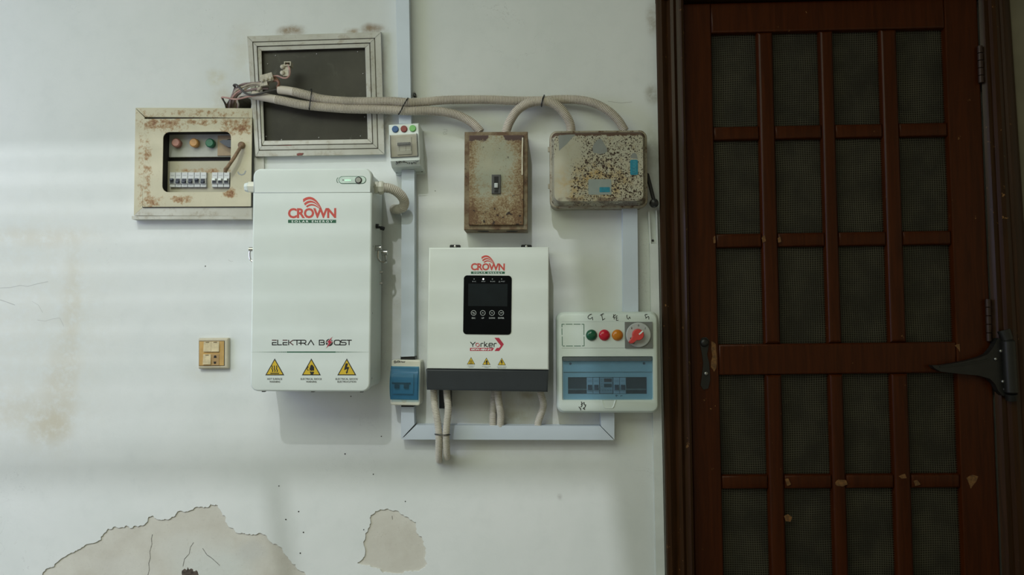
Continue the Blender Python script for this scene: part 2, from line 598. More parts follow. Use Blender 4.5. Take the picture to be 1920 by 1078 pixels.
def warning(t, cx, yt, yb, hw, kind, d, lines):
    """yellow triangle with a black rim and its pictogram"""
    def T(k): return pxs(t, [(cx, yt + k * 1.9), (cx + hw - k * 1.65, yb - k), (cx - hw + k * 1.65, yb - k)], d)
    s = hw / 17.5
    rim = MB().prism(T(0), d - .0002, d + .0003).build('warning_triangle', M['ink'], t, smooth=False)
    MB().prism(T(1.7 * s), d, d + .0005).build('yellow_field', M['yellow'], rim, smooth=False)
    yb2 = yb
    X = lambda x: cx + x * s
    Y = lambda y: yb2 + y * s
    b = MB(); dd = d + .0005
    if kind == 'heat':
        for k in (-4.2, 0, 4.2):
            b.stroke(pxs(t, [(X(k - 1), Y(-18)), (X(k - .2), Y(-15)), (X(k - 1), Y(-12)), (X(k + .8), Y(-9)), (X(k), Y(-6))], d), 1.5 * s * PX, d, dd + .0002)
        b.stroke(pxs(t, [(X(-8), Y(-3.6)), (X(8), Y(-3.6))], d), 1.6 * s * PX, d, dd + .0002)
    elif kind == 'hand':
        b.prism(pxs(t, [(X(x), Y(y)) for x, y in [(-3, -8.5), (-3.2, -14), (-2, -14.6), (-1.8, -18), (-.6, -18.6), (0, -19.6), (1.4, -19.6), (2, -18.6), (3.2, -18.6), (3.6, -16.5), (5, -16), (5.4, -9.5), (4, -8), (2.5, -9.2), (.8, -7.6), (-1, -9)]], d), d, dd + .0002)
        b.prism(pxs(t, [(X(x), Y(y)) for x, y in [(-2.8, -6.6), (-.8, -7.4), (1, -5.8), (2.8, -7.2), (5, -6), (4.6, -3.8), (3.6, -2.6), (3.6, -1.2), (-1.4, -1.2), (-1.4, -3)]], d), d, dd + .0002)
        b.stroke(pxs(t, [(X(x), Y(y)) for x, y in [(-7.5, -17), (-6.2, -16.5), (-5.8, -15), (-7.5, -13.5), (-8, -11.5), (-7, -9.8), (-4.8, -9.5)]], d), 1.2 * s * PX, d, dd + .0002)
    else:
        b.prism(pxs(t, [(X(x), Y(y)) for x, y in [(-2.2, -22), (2.4, -22), (.4, -15.4), (4.6, -15.2), (1.4, -6.4), (2.6, -6), (-.8, -2.6), (-2, -7), (-.8, -6.6), (.8, -11.8), (-5, -9.4)]], d), d, dd + .0002)
    b.build('pictogram', M['ink'], rim, smooth=False)
    h = 3.6 * s
    y = yb + 5.0 * s
    for ln, hw2 in lines:
        text(t, ln, M['ink'] if s > .8 else M['greyprint'], (cx - hw2, y, cx + hw2, y + h), d, bold=.015); y += h + 1.5 * s


# ================================================================== THE SETTING
def jag(pts, amp, it=2, close=True):
    rnd = random.Random(3)
    for k in range(it):
        out = []
        n = len(pts)
        for i in range(n if close else n - 1):
            a, b = pts[i], pts[(i + 1) % n]
            ln = math.hypot(b[0] - a[0], b[1] - a[1])
            nx, ny = -(b[1] - a[1]) / max(ln, 1e-6), (b[0] - a[0]) / max(ln, 1e-6)
            e = rnd.uniform(-1, 1) * min(amp, ln * .22)
            out += [a, ((a[0] + b[0]) / 2 + nx * e, (a[1] + b[1]) / 2 + ny * e)]
        pts = out
    return pts


patchA = [(79, 1078), (93, 1064), (118, 1045), (139, 1035), (158, 1023), (189, 1012), (193, 1002), (216, 987), (237, 985), (243, 990), (264, 985), (279, 969), (287, 967), (302, 975), (312, 974), (331, 962), (352, 959), (370, 950), (393, 948), (395, 945), (408, 947), (414, 958), (427, 985), (454, 999), (472, 1003), (493, 1002), (502, 1010), (525, 1025), (535, 1040), (554, 1058), (572, 1075), (600, 1110), (590, 1180), (520, 1230), (380, 1240), (250, 1235), (120, 1200), (60, 1130)]
patchB = [(704, 958), (722, 955), (743, 957), (768, 974), (780, 979), (782, 1000), (795, 1015), (797, 1042), (801, 1058), (791, 1067), (768, 1071), (756, 1076), (718, 1074), (706, 1065), (670, 1056), (683, 1044), (685, 1000), (693, 983), (693, 971)]
hole = [(423, 205), (424, 196), (430, 186), (445, 180), (462, 181), (470, 186), (470, 205)]
DX0 = un(1283, 500, 0).x + .012      # doorway
DX1 = un(1874, 700, 0).x
DZ = un(1560, 0, 0).z + .004
ZTOP = 3.0
XR = un(1893, 0).x - .012
outer = [(-4.2, 0), (DX0, 0), (DX0, DZ), (DX1, DZ), (XR, DZ), (XR, ZTOP), (-4.2, ZTOP)]
W0 = lambda pts: [(un(x, y).x, un(x, y).z) for x, y in pts]
cabhole = W0([(293, 237), (449, 237), (449, 371), (293, 371)])
pA, pB, hl = W0(jag(patchA, 4, 3)), W0(jag(patchB, 3, 3)), W0(jag(hole, 2, 1))
MB().plate(outer, [pA, pB, hl, cabhole], -.0035, 0).build('wall_back', M['wall'], kind='structure', label='white painted wall with flaking patches and brown stains', smooth=False)
MB().box(XR, 4.2, 0, .14, 0, ZTOP).build('wall_right', M['shaded'], kind='structure', label='dingy grey-brown wall right of the door, the shade in its paint colour', smooth=False)
outer[4:5] = [(DX1, 0), (XR, 0)]
outer[3] = (DX1, DZ)
core = MB().plate(outer, [hl, cabhole], -.14, -.0035).build('wall_plaster', M['plaster'], kind='structure', label='bare beige plaster showing where the paint has flaked off', smooth=False)
MB().box(-4.2, 4.2, .14, .20, 0, ZTOP).build('wall_outer', M['dark'], kind='structure', label='backing behind the plaster and the doorway, coloured dark for their shade', smooth=False)  # plain backing, its dark colour stands for shade in holes and gaps
M['hair'] = plain('hairline_crack', (.42, .43, .42), .8)
M['crackgrey'] = plain('plaster_crack', (.16, .155, .14), .9, var=.6, scale=200)
# cracks and the little broken hole in the bare plaster
for pts, wd in [([(286, 1002), (284, 1010), (285, 1020), (281, 1034), (282, 1046), (279, 1056), (280, 1068), (277, 1080)], 1.0), ([(363, 1017), (357, 1026), (355, 1038), (346, 1048), (343, 1062)], .9), ([(380, 1028), (388, 1040), (398, 1047), (412, 1060)], .9), ([(735, 967), (736, 974)], 1.0)]:
    MB().stroke([(un(x, y, -.0035).x, un(x, y, -.0035).z) for x, y in pts], wd * PX, -.005, -.0031).build('crack', M['crackgrey'], core, smooth=False)
M['brick'] = plain('broken_brick', (.075, .058, .046), .9, var=.5, scale=90)
MB().prism([(un(x, y, -.0035).x, un(x, y, -.0035).z) for x, y in jag([(342, 1080), (341, 1070), (346, 1066), (350, 1069), (352, 1063), (355, 1068), (360, 1066), (362, 1071), (368, 1069), (371, 1073), (372, 1084), (360, 1090)], 1.5, 1)], -.006, -.003).build('plaster_hole', M['brick'], core, smooth=False)
for pts, wd in [([(0, 540), (20, 539), (38, 535), (52, 537), (70, 532), (90, 528)], .8), ([(0, 562), (12, 566), (28, 572)], 1.2), ([(70, 600), (85, 602), (98, 598), (112, 596), (120, 612)], .5), ([(60, 565), (72, 572), (80, 586)], .4), ([(428, 487), (432, 490), (437, 490)], .5), ([(831, 243), (838, 243), (838, 247), (832, 247), (838, 251), (832, 252), (831, 248)], .5), ([(1140, 190), (1165, 193), (1185, 191)], .7)]:
    MB().stroke(W0(pts), wd * PX, -.0005, .0002).build('crack', M['hair'], bpy.data.objects['wall_back'], smooth=False)
for x, y in ((385, 499), (523, 911), (536, 974), (569, 998), (682, 993), (715, 818), (658, 743), (647, 851), (700, 889), (760, 940), (985, 400), (816, 358), (563, 1037), (560, 959)):
    p = un(x, y); MB().disc(p.x, p.z, .0013 + .0004 * (x % 3), -.0005, .0006, n=8).build('speck', M['dark'], bpy.data.objects['wall_back'], smooth=False)

t_floor = NT('floor_terrazzo', .5)
t_floor.col(t_floor.mix(t_floor.rng(t_floor.noise(60, 4), .4, .6), (.30, .30, .28), (.22, .22, .21)))
MB().box(-4.2, 4.2, -5.5, .14, -.08, 0).build('floor', t_floor.done(), kind='structure', label='grey terrazzo floor', smooth=False)

M['ceil'] = plain('ceiling_paint', (.55, .56, .52), .8, var=.05, scale=3)
cl_ = MB().box(-4.2, 4.2, -1.262, .14, ZTOP, ZTOP + .12).build('ceiling', M['ceil'], kind='structure', label='painted ceiling slab with a barred skylight opening', smooth=False)  # unseen; opening, bars and slats placed to cast the light bands on the wall
MB().box(-.10, 4.2, -3.5, -1.262, ZTOP, ZTOP + .12).build('slab', M['ceil'], cl_, smooth=False)
MB().box(-4.2, 4.2, -5.5, -3.5, ZTOP, ZTOP + .12).build('slab', M['ceil'], cl_, smooth=False)
MB().box(-4.2, -.10, -2.295, -2.230, ZTOP + .005, ZTOP + .045).build('shadow_bar', M['doordark'], cl_, smooth=False)
MB().box(-1.125, -1.075, -3.5, -2.295, ZTOP + .005, ZTOP + .045).build('shadow_bar', M['doordark'], cl_, smooth=False)
for k in range(10):
    y_ = -1.33 - k * .092
    MB().box(-4.2, -.10, y_ - .005, y_ + .005, ZTOP + .010, ZTOP + .018).build('shadow_slat', M['doordark'], cl_, smooth=False)


# door ------------------------------------------------------------
door = thing('door_1', 'dark brown wooden screen door with wire mesh panes', None, 1560, 1078, kind='structure')
DF = .004       # front face of the leaf
cols = [(1336, 1421, 1353, 1443), (1450, 1537, 1473, 1564), (1563, 1651, 1589, 1681), (1682, 1772, 1712, 1806)]
CX = []
for a, b, c2, d2 in cols:
    CX.append(((L(door, a, 60, DF).x + L(door, c2, 1000, DF).x) / 2, (L(door, b, 60, DF).x + L(door, d2, 1000, DF).x) / 2))
rows = [((62, 235), (52, 230)), ((261, 438), (256, 432)), ((463, 645), (460, 642)), ((702, 892), (701, 889)), ((918, 1105), (916, 1104))]
RZ = []
for (a, b), (c2, d2) in rows:
    RZ.append(((L(door, 1378, a, DF).z + L(door, 1727, c2, DF).z) / 2, (L(door, 1390, b, DF).z + L(door, 1740, d2, DF).z) / 2))
lx0 = L(door, 1290, 500, DF).x; lx1 = L(door, 1843, 400, DF).x
lz1 = L(door, 1400, 4, DF).z; lz0 = L(door, 1560, 539).z * 0 - door.location.z + .008


def bar(x0, x1, z0, z1, name, bev=.006, df=DF, db=None):
    return MB().slab(x0, x1, z0, z1, DF - .038 if db is None else db, df, 0, bev, steps=3).build(name, M['doorwood'], door)


bar(lx0, CX[0][0], lz0, lz1, 'stile', .004)
p0, p1 = L(door, 1832, 0, DF), L(door, 1876, 1078, DF)
kx = (p1.x - p0.x) / (p1.z - p0.z)
xt, xb_ = p0.x + kx * (lz1 - p0.z), p0.x + kx * (lz0 - p0.z)
lx1 = xb_
b = MB()
b.loft([[(CX[3][1] + i_, -d, lz0 + i_), (xb_ - i_, -d, lz0 + i_), (xt - i_, -d, lz1 - i_), (CX[3][1] + i_, -d, lz1 - i_)] for d, i_ in ((DF - .038, 0), (DF - .004, 0), (DF - .001, .001), (DF, .004))])
b.build('stile', M['doorwood'], door)
bar(CX[0][0], CX[3][1], RZ[0][0], lz1, 'rail', .006)
bar(CX[0][0], CX[3][1], RZ[3][0], RZ[2][1], 'rail', .006)
bar(CX[0][0], CX[3][1], lz0, RZ[4][1], 'rail', .006)
for i in range(3):
    bar(CX[i][1], CX[i + 1][0], RZ[2][1], RZ[0][0], 'muntin', .009)
    bar(CX[i][1], CX[i + 1][0], RZ[4][1], RZ[3][0], 'muntin', .009)
for ra, rb in ((0, 1), (1, 2), (3, 4)):
    for a, b in CX:
        bar(a, b, RZ[rb][0], RZ[ra][1], 'glazing_bar', .008, DF - .003)
wr = random.Random(11)
for r, (zt, zb) in enumerate(RZ):
    for c_, (xa, xb) in enumerate(CX):
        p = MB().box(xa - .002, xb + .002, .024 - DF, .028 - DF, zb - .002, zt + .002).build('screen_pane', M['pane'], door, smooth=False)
        b = MB(); amp = .0016; ph = wr.uniform(0, 6)
        g = .0016
        nx = int((xb - xa) / .0066); nz = int((zt - zb) / .0066)
        for i in range(1, nx):
            x = xa + (xb - xa) * i / nx
            pts = [(x + amp * math.sin(ph + k * .9 + i * .11), zb + (zt - zb) * k / 7) for k in range(8)]
            b.stroke(pts, .0012, -.0195 + DF, -.0185 + DF)
        for i in range(1, nz):
            z = zb + (zt - zb) * i / nz
            pts = [(xa + (xb - xa) * k / 5, z + amp * math.sin(ph + k * 1.1 + i * .07)) for k in range(6)]
            b.stroke(pts, .0012, -.0190 + DF, -.0180 + DF)
        b.build('wire_mesh', M['mesh'], p, kind='stuff', smooth=False)
# hinges on the right edge
M['hinge'] = plain('painted_hinge_iron', (.030, .014, .009), .5, .3)
for (xa, ya, yb) in ((1837, 86, 156), (1852, 560, 640)):
    pa = L(door, xa, ya, .012); pb = L(door, xa + 2.5, yb, .012)
    b = MB()
    n = 5
    for k in range(n):
        u0, u1 = k / n + .01, (k + 1) / n - .01
        b.cyl(pa.lerp(pb, u0), pa.lerp(pb, u1), .0075, n=12)
    b.build('hinge', M['hinge'], door)
# lock plate with knob stub, worn
M['iron'] = plain('black_iron', (.022, .022, .020), .42, .5)
px_ = pxs(door, [(1311, 640), (1316, 633), (1324, 632), (1329, 638), (1328, 650), (1325, 664), (1329, 680), (1331, 712), (1327, 728), (1318, 730), (1313, 722), (1316, 700), (1318, 680), (1315, 660)], DF)
lock = MB().prism(px_, DF - .002, DF + .004).build('lock_plate', M['iron'], door, smooth=False)
p = L(door, 1320, 642, DF)
MB().disc(p.x, p.z, .0125, DF, DF + .016, dome=.008).build('knob', M['iron'], lock)
MB().disc(L(door, 1323, 700, DF).x, L(door, 1323, 700, DF).z, .006, DF, DF + .010, dome=.004).build('keyhole_boss', M['steel'], lock)
M['rawwood'] = plain('bare_worn_wood', (.13, .058, .014), .7, var=.4, scale=120)
for pts in ([(1334, 640), (1342, 645), (1344, 672), (1343, 690), (1339, 697), (1333, 688), (1336, 668)], [(1790, 648), (1799, 645), (1800, 660), (1797, 655)], [(1566, 905), (1572, 899), (1586, 900), (1589, 908), (1580, 912), (1570, 911)], [(1470, 968), (1478, 964), (1485, 969), (1482, 978), (1473, 977)], [(1812, 896), (1824, 890), (1834, 893), (1830, 903), (1820, 916)], [(1472, 899), (1478, 897), (1483, 908), (1476, 911)], [(1428, 446), (1434, 441), (1436, 452), (1430, 455)], [(1458, 447), (1463, 444), (1465, 453), (1459, 455)], [(1337, 446), (1341, 442), (1342, 455), (1338, 456)], [(1713, 902), (1720, 900), (1726, 908), (1716, 911)], [(1685, 893), (1697, 888), (1700, 896), (1690, 897)]):
    MB().prism(pxs(door, jag(pts, 1.5, 1), DF), DF - .001, DF + .0006).build('worn_spot', M['rawwood'], door, smooth=False)

# casing: fluted profile each side and across the head


def casing(name, label, rails, m):
    """rails: list of (top point, bottom point) lines across the profile"""
    b = MB()
    b.loft([[a for a, _ in rails], [c2 for _, c2 in rails]], True, True)
    return b.build(name, m, None, kind='structure', label=label, smooth=True, ang=.5)


def rail_px(f, d):
    """a line standing d in front of the wall at horizontal photo position f(y), from above the frame to the floor"""
    a, c2 = un(f(0), 0, d), un(f(1078), 1078, d)
    k = (c2.x - a.x) / (c2.z - a.z)
    zt, zb = DZ + .10, 0.0
    return (a.x + k * (zt - a.z), -d, zt), (c2.x + k * (zb - c2.z), -d, zb)


lin = lambda x0, x1: (lambda y: x0 + (x1 - x0) * y / 1078)
prof = [(1229, 1250, 0), (1229, 1250, .020), (1232, 1253, .028), (1240, 1261, .030), (1246, 1267, .022), (1250, 1271, .020), (1256, 1277, .030), (1262, 1283, .033), (1267, 1288, .026), (1272, 1293, .028), (1277, 1298, .034), (1281, 1302, .030), (1282, 1303, .0), (1282, 1303, -.06)]
casing('trim_1', 'dark brown fluted wooden casing left of the door', [rail_px(lin(a, b), d) for a, b, d in prof], M['doordark'])
prof = []
for u, d in ((0, -.06), (0, .006), (.10, .012), (.17, .018), (.30, .016), (.41, .026), (.54, .028), (.66, .020), (.75, .024), (.90, .018), (1.0, .006), (1.0, -.002)):
    prof.append((1834.5 + 58.5 * u, 1879 + 83 * u, d))
casing('trim_2', 'dark brown fluted wooden casing right of the door', [rail_px(lin(a, b), d) for a, b, d in prof], M['doordark'])
x0_, x1_ = un(1229, 0).x - .001, un(1893, 0).x + .01
b = MB()
hp = [(DZ + .09, 0), (DZ + .09, .022), (DZ + .08, .031), (DZ + .06, .024), (DZ + .05, .032), (DZ + .03, .035), (DZ + .02, .028), (DZ + .002, .034), (DZ - .002, .030), (DZ - .002, -.06)]
b.loft([[(x0_, -d, z) for z, d in hp], [(x1_, -d, z) for z, d in hp]])
b.build('trim_3', M['doordark'], None, kind='structure', label='dark brown wooden head casing above the door')

# spring hinge strap across the right of the lock rail
sh = thing('spring_hinge', 'black iron spring hinge with tapering arm on the door', 'hinge', 1880, 740)
top_ = [(1748, 685), (1765, 685), (1790, 681), (1815, 676), (1838, 670), (1852, 664), (1862, 652), (1868, 640), (1872, 634), (1898, 633), (1901, 655), (1903, 700), (1905, 738), (1896, 744), (1880, 742), (1872, 733), (1866, 720), (1856, 710), (1835, 704), (1800, 701), (1765, 697), (1752, 690)]
dS = .03
MB().prism(pxs(sh, top_, dS), dS - .022, dS).build('arm_plate', M['iron'], sh, smooth=False)
pa, pb = L(sh, 1890, 637, .038), L(sh, 1896, 738, .038)
MB().tube([pa, pa.lerp(pb, .03), pa.lerp(pb, .97), pb], [.013, .0175, .0175, .012], 18).build('spring_barrel', M['iron'], sh)
pc, pd = L(sh, 1882, 619, .032), L(sh, 1889, 637, .036)
MB().tube([pc, pd], [.017, .015], 18).build('top_cap', M['iron'], sh)
pc, pd = L(sh, 1896, 738, .036), L(sh, 1896, 750, .032)
MB().tube([pc, pd], [.016, .014], 18).build('bottom_cap', M['iron'], sh)
MB().stroke(pxs(sh, [(1762, 688), (1800, 684), (1835, 678), (1852, 674)], dS), .003, dS - .001, dS + .003).build('ridge', M['iron'], sh)
for x, y in ((1876, 658), (1880, 715), (1884, 730), (1866, 673)):
    p = L(sh, x, y, dS)
    MB().disc(p.x, p.z, .005, dS, dS + .006, dome=.004, n=14).build('screw', M['steel'], sh)


# ================================================================== SMALL HIGH WINDOW
win = thing('window_1', 'small high window boarded with dark film in a chalky frame', None, 592, 300, kind='structure')
OQ = [(463, 68), (714.5, 60), (721.5, 290), (479, 294)]
IQ = [(490.5, 95.7), (684.5, 89.5), (689.5, 261), (496, 264)]
prf = [(0, 0), (0, .016), (.03, .019), (.36, .020), (.40, .013), (.44, .020), (.66, .022), (.70, .012), (.74, .020), (.97, .018), (1.0, .016), (1.0, .0)]


def frame_board(a, b, name='frame_board'):
    o0, o1, i0, i1 = OQ[a], OQ[b], IQ[a], IQ[b]
    g = .4
    rings = []
    for end, (o, i) in enumerate(((o0, i0), (o1, i1))):
        rings.append([L(win, o[0] + (i[0] - o[0]) * u, o[1] + (i[1] - o[1]) * u, d) for u, d in prf])
    v = (rings[1][0] - rings[0][0]).normalized() * .0006
    rings[0] = [p + v for p in rings[0]]; rings[1] = [p - v for p in rings[1]]
    return MB().loft(rings).build(name, M['paintwood'], win, smooth=False)


for a, b in ((0, 1), (1, 2), (2, 3), (3, 0)): frame_board(a, b)
wl = pxs(win, [(488, 93), (687, 87), (692, 263), (494, 266)], .004)
film = MB().prism(wl, .001, .0045).build('dark_film', M['film'], win, smooth=False)
for x, y in ((517, 104), (594, 101), (671, 97), (681, 138), (684, 219), (676, 255), (598, 258), (528, 262), (499, 256), (502, 120)):
    p = L(win, x, y, .0045); MB().disc(p.x, p.z, .0022, .004, .0062, dome=.0012, n=10).build('tack', M['steel'], win)
MB().prism(pxs(win, [(476, 296), (495, 294), (496, 330), (478, 330)], .004), 0, .006).build('filler_strip', M['paintwood'], win, smooth=False)
# chips of red primer on the sill
MB().prism(pxs(win, jag([(556, 289), (562, 287), (569, 287), (566, 291), (558, 292)], 1, 1), .02), .015, .0215).build('primer_chip', plain('red_primer', (.20, .06, .05), .7), win, smooth=False)
MB().prism(pxs(win, jag([(512, 274), (530, 273), (546, 272), (545, 274), (512, 276)], .6, 1), .02), .010, .0206).build('primer_chip', bpy.data.materials['red_primer'], win, smooth=False)

# ================================================================== OLD BREAKER PANEL
ob = thing('fuse_cabinet', 'old cream breaker panel with rusted hinged cover in a white wooden surround', 'breaker panel', 360, 411, tilt((270, 389), (470, 388)))
D0 = .018
lf = lambda *p: pxs(ob, p, D0)
MB().prism(pxs(ob, [(247, 405), (472, 405), (472, 411), (247, 411)], .028), 0, .028).build('sill_strip', M['paintwood'], ob, smooth=False)
DD = .024
dl, dr, dz0, dz1 = R(ob, 269, 222.3, 471.3, 387.3, DD)
M['rustdoor'] = rusty_cream('rusted_cream_paint', (.50, .47, .34), (.57, .53, .39), [((dl + .06, dz1 - .018), .07, .022, .85), ((dr - .05, dz1 - .025), .06, .03, .8), ((dl + .16, dz1 - .004), .20, .014, .55), ((dl + .17, dz1 + .016), .20, .012, .6), ((dl - .010, dz1 - .1), .010, .2, .45), ((dl + .012, dz0 + .10), .014, .16, .6), ((dl + .12, dz0 + .022), .035, .014, .95), ((dl + .02, dz0 + .015), .04, .02, .8), ((dr - .065, dz0 + .04), .025, .016, .9), ((dl + .18, dz1 - .01), .06, .012, .7)], .25)
M['rustinner'] = rusty_cream('inner_cream_paint', (.42, .40, .30), (.47, .44, .33), [((dl + .17, dz0 + .115), .10, .008, .8)], .2)
# surround boards
for q, mq in zip(([(254, 202), (473, 203), (473, 221), (272, 219)], [(254, 203), (271, 220), (267, 389), (251, 404)], [(251, 404), (267, 389.5), (472, 389), (472, 405)]), ('rustdoor', 'rustdoor', 'paintwood')):
    MB().prism(lf(*q), 0, D0).build('surround_board', M[mq], ob, smooth=False)
hx0, hx1, hz0, hz1 = R(ob, 305, 247, 432.5, 360, DD)
MB().plate(rr(dl, dr, dz0, dz1, .002, 2), [rr(hx0, hx1, hz0, hz1, .019, 6)], DD - .0025, DD).build('cover', M['rustdoor'], ob, smooth=False)
# fill the frame behind the cover: its shade painted as a dark hollow, then inner plates
MB().plate(rr(dl - .0022, dr + .0022, dz0 - .0022, dz1 + .0022), [rr(dl + .001, dr - .001, dz0 + .001, dz1 - .001)], D0 - .002, D0 + .0006).build('cover_gap', M['dark'], ob, smooth=False)
MB().plate(rr(dl, dr, dz0, dz1), [rr(dl + .005, dr - .005, dz0 + .005, dz1 - .005)], D0 - .004, DD - .0025).build('cover_rim', M['rustdoor'], ob, smooth=False)
MB().plate(rr(*R(ob, 294, 238, 448, 370, 0)), [rr(hx0 - .001, hx1 + .010, hz0 - .002, hz1 + .002)], -.034, DD - .0025).build('case', M['dark'], ob, smooth=False)
ip = -.016
MB().box(hx0 - .003, hx1 + .018, -ip + .012, -ip + .016, hz0 - .003, hz1 + .002).build('back_plate', M['dark'], ob, smooth=False)
x0, x1, z0, z1 = R(ob, 313, 249, 434, 294, ip)
M['innergrey'] = plain('inner_grey_paint', (.36, .37, .33), .5, var=.12, scale=18)
MB().box(x0, x1, -ip, -ip + .013, z0, z1).build('lamp_plate', M['innergrey'], ob, smooth=False)
x0, x1, z0, z1 = R(ob, 314, 302, 440, 361, ip + .006)
MB().box(x0, x1, -ip - .006, -ip + .013, z0, z1).build('breaker_plate', M['rustinner'], ob, smooth=False)
for x, y, cc, nm in ((329, 267, (.36, .16, .13), 'pink'), (362.5, 267, (.48, .25, .08), 'orange'), (392.5, 267.5, (.015, .13, .07), 'green')):
    m = plain('faded_%s_lens' % nm, cc, .35, var=.1, scale=60)
    p = L(ob, x, y, ip + .016)
    MB().disc(p.x, p.z, .0135, ip, ip + .016, bev=.003).build('pilot_lamp', m, ob, label='faded %s pilot lamp' % nm)
x0, x1, z0, z1 = R(ob, 408, 254, 436, 292, ip + .002)
sel = MB().slab(x0, x1, z0, z1, ip, ip + .003, 0, .001).build('selector_plate', plain('tan_bakelite', (.30, .22, .13), .5), ob)
p = L(ob, 429, 268, ip + .014)
MB().disc(p.x, p.z, .013, ip + .002, ip + .012, bev=.002).build('selector_base', M['black'], sel)
MB().prism(pxs(ob, [(411, 265), (418, 262), (434, 263), (438, 268), (436, 276), (428, 276), (416, 269)], ip + .02), ip + .010, ip + .020).build('selector_knob', M['lever'], sel, smooth=False)


def breaker(t, x0, y0, x1, y1, d, lev='down', m='mcb', dark='mcbdark', lever='lever'):
    """one moulded breaker: grey body with stepped nose, dark slot, lever; returns the body part"""
    X0, X1, Z0, Z1 = R(t, x0, y0, x1, y1, d)
    g = (X1 - X0) * .03; hh = Z1 - Z0
    b = MB()
    b.slab(X0 + g, X1 - g, Z0, Z1, d - .012, d, 0, .0008, steps=1)
    b.slab(X0 + g, X1 - g, Z0 + .22 * hh, Z0 + .60 * hh, d - .004, d + .003, 0, .0008, steps=1)
    body = b.build('breaker', M[m], t, smooth=False)
    s0, s1 = Z0 + .26 * hh, Z0 + .56 * hh
    MB().box(X0 + (X1 - X0) * .16, X1 - (X1 - X0) * .16, -d - .0042, -d - .002, s0, s1).build('lever_slot', M[dark], body, smooth=False)
    zz = (s0 + (s1 - s0) * (.25 if lev == 'down' else .75))
    MB().slab(X0 + (X1 - X0) * .22, X1 - (X1 - X0) * .22, zz - hh * .075, zz + hh * .075, d, d + .009, 0, .0012, steps=1).build('lever', M[lever], body)
    MB().box(X0 + (X1 - X0) * .2, X1 - (X1 - X0) * .2, -d - .0004, -d, Z1 - hh * .22, Z1 - hh * .19).build('print_line', M['greyprint'], body, smooth=False)
    return body


dq = ip + .014
xx = [318, 328.6, 340, 352, 364, 375.5, 387]
for i in range(6):
    breaker(ob, xx[i], 323, xx[i + 1], 351, dq, 'up' if i in (0, 4) else 'down')
for i in range(3):
    breaker(ob, 397 + i * 11.2, 323, 397 + (i + 1) * 11.2, 351, dq, 'up', lever='print')
# stick latch hanging across the cover
M['rustrod'] = plain('rusted_rod', (.22, .14, .08), .6, .2, var=.3, scale=80)
pv = L(ob, 453.5, 272.5, DD)
lat = MB().disc(pv.x, pv.z, .0105, DD - .002, DD + .010, dome=.006).build('latch_pivot', M['rustrod'], ob)
MB().tube([L(ob, 452, 274, DD + .012), L(ob, 440, 294, DD + .020), L(ob, 427, 313, DD + .022), L(ob, 423, 318, DD + .022), L(ob, 422, 323, DD + .020)], [.005, .0052, .0052, .0065, .005], 10).build('latch_rod', M['rustrod'], lat)
b = MB()
b.stroke(pxs(ob, [(446, 322), (448, 326), (453, 328), (458, 326), (461, 320)], DD), .0035, DD - .0002, DD + .0006)
b.build('keyhole_mark', M['greyprint'], ob, smooth=False)

# ================================================================== CABLE TRUNKING


def trunk(label, quad, d, name='cable_trunking', m='trunk', ridge=True):
    """quad in photo pixels TL TR BR BL of the front face"""
    cxp = sum(p[0] for p in quad) / 4; cyp = max(p[1] for p in quad)
    t = thing(name, label, 'trunking', cxp, cyp, group='grey plastic cable trunking' if m == 'trunk' else None)
    q = pxs(t, quad, d)
    cx_ = sum(a for a, _ in q) / 4; cz_ = sum(b for _, b in q) / 4
    MB().prism(q, 0, d * .55).build('base_channel', M[m], t, smooth=False)
    ins = .0012
    q2 = [(a + (ins if a < cx_ else -ins) * 0, z) for a, z in q]
    MB().prism(q2, d * .57, d).build('lid', M[m], t, smooth=False)
    return t


trunk('upper grey trunking dropping from the top to the breaker with coloured buttons', [(741, -40), (766, -40), (771, 232), (748, 232)], .032)
trunk('tall grey trunking between the tall white battery and the inverter', [(753, 318), (777, 318), (777, 668), (752, 669)], .040)
trunk('short grey trunking below the breaker with the rounded blue cover', [(752, 763), (776, 763), (777, 796), (752, 823)], .036)
trunk('horizontal grey trunking running along under the inverter', [(780, 797), (1125.5, 799), (1151, 825), (753, 824)], .036)
trunk('short grey trunking under the board with the red rotary knob', [(1126, 770), (1152, 770), (1152, 824), (1127, 799)], .036)
trunk('grey trunking between the speckled rusty switch box and the distribution board', [(1167.5, 380), (1195, 380), (1197, 592), (1169, 592)], .030)
# narrow white strip beside the casing
st = thing('wall_strip', 'narrow white trunking strip beside the dark door casing', 'trunking', 1232, 1078)
def zl(x0, x1): return [(x0, 457), (x1, 457)]
MB().prism(pxs(st, [(1218.5, 457), (1234, 457), (1248, 1140), (1231, 1140)], .016), .009, .016).build('lid', M['stripwhite'], st, smooth=False)
MB().prism(pxs(st, [(1215, 397), (1218, 396), (1221, 457), (1218, 457)], .015), 0, .015).build('channel_side', M['stripwhite'], st, smooth=False)
MB().prism(pxs(st, [(1229.5, 394), (1232, 394), (1234, 457), (1231.5, 457)], .015), 0, .015).build('channel_side', M['stripwhite'], st, smooth=False)
MB().prism(pxs(st, [(1215, 397), (1232, 394), (1248, 1140), (1230, 1140)], .003), 0, .003).build('channel_back', M['stripwhite'], st, smooth=False)
p = L(st, 1224, 451, .003); MB().disc(p.x, p.z, .0035, .002, .006, dome=.002, n=12).build('screw', M['black'], st)


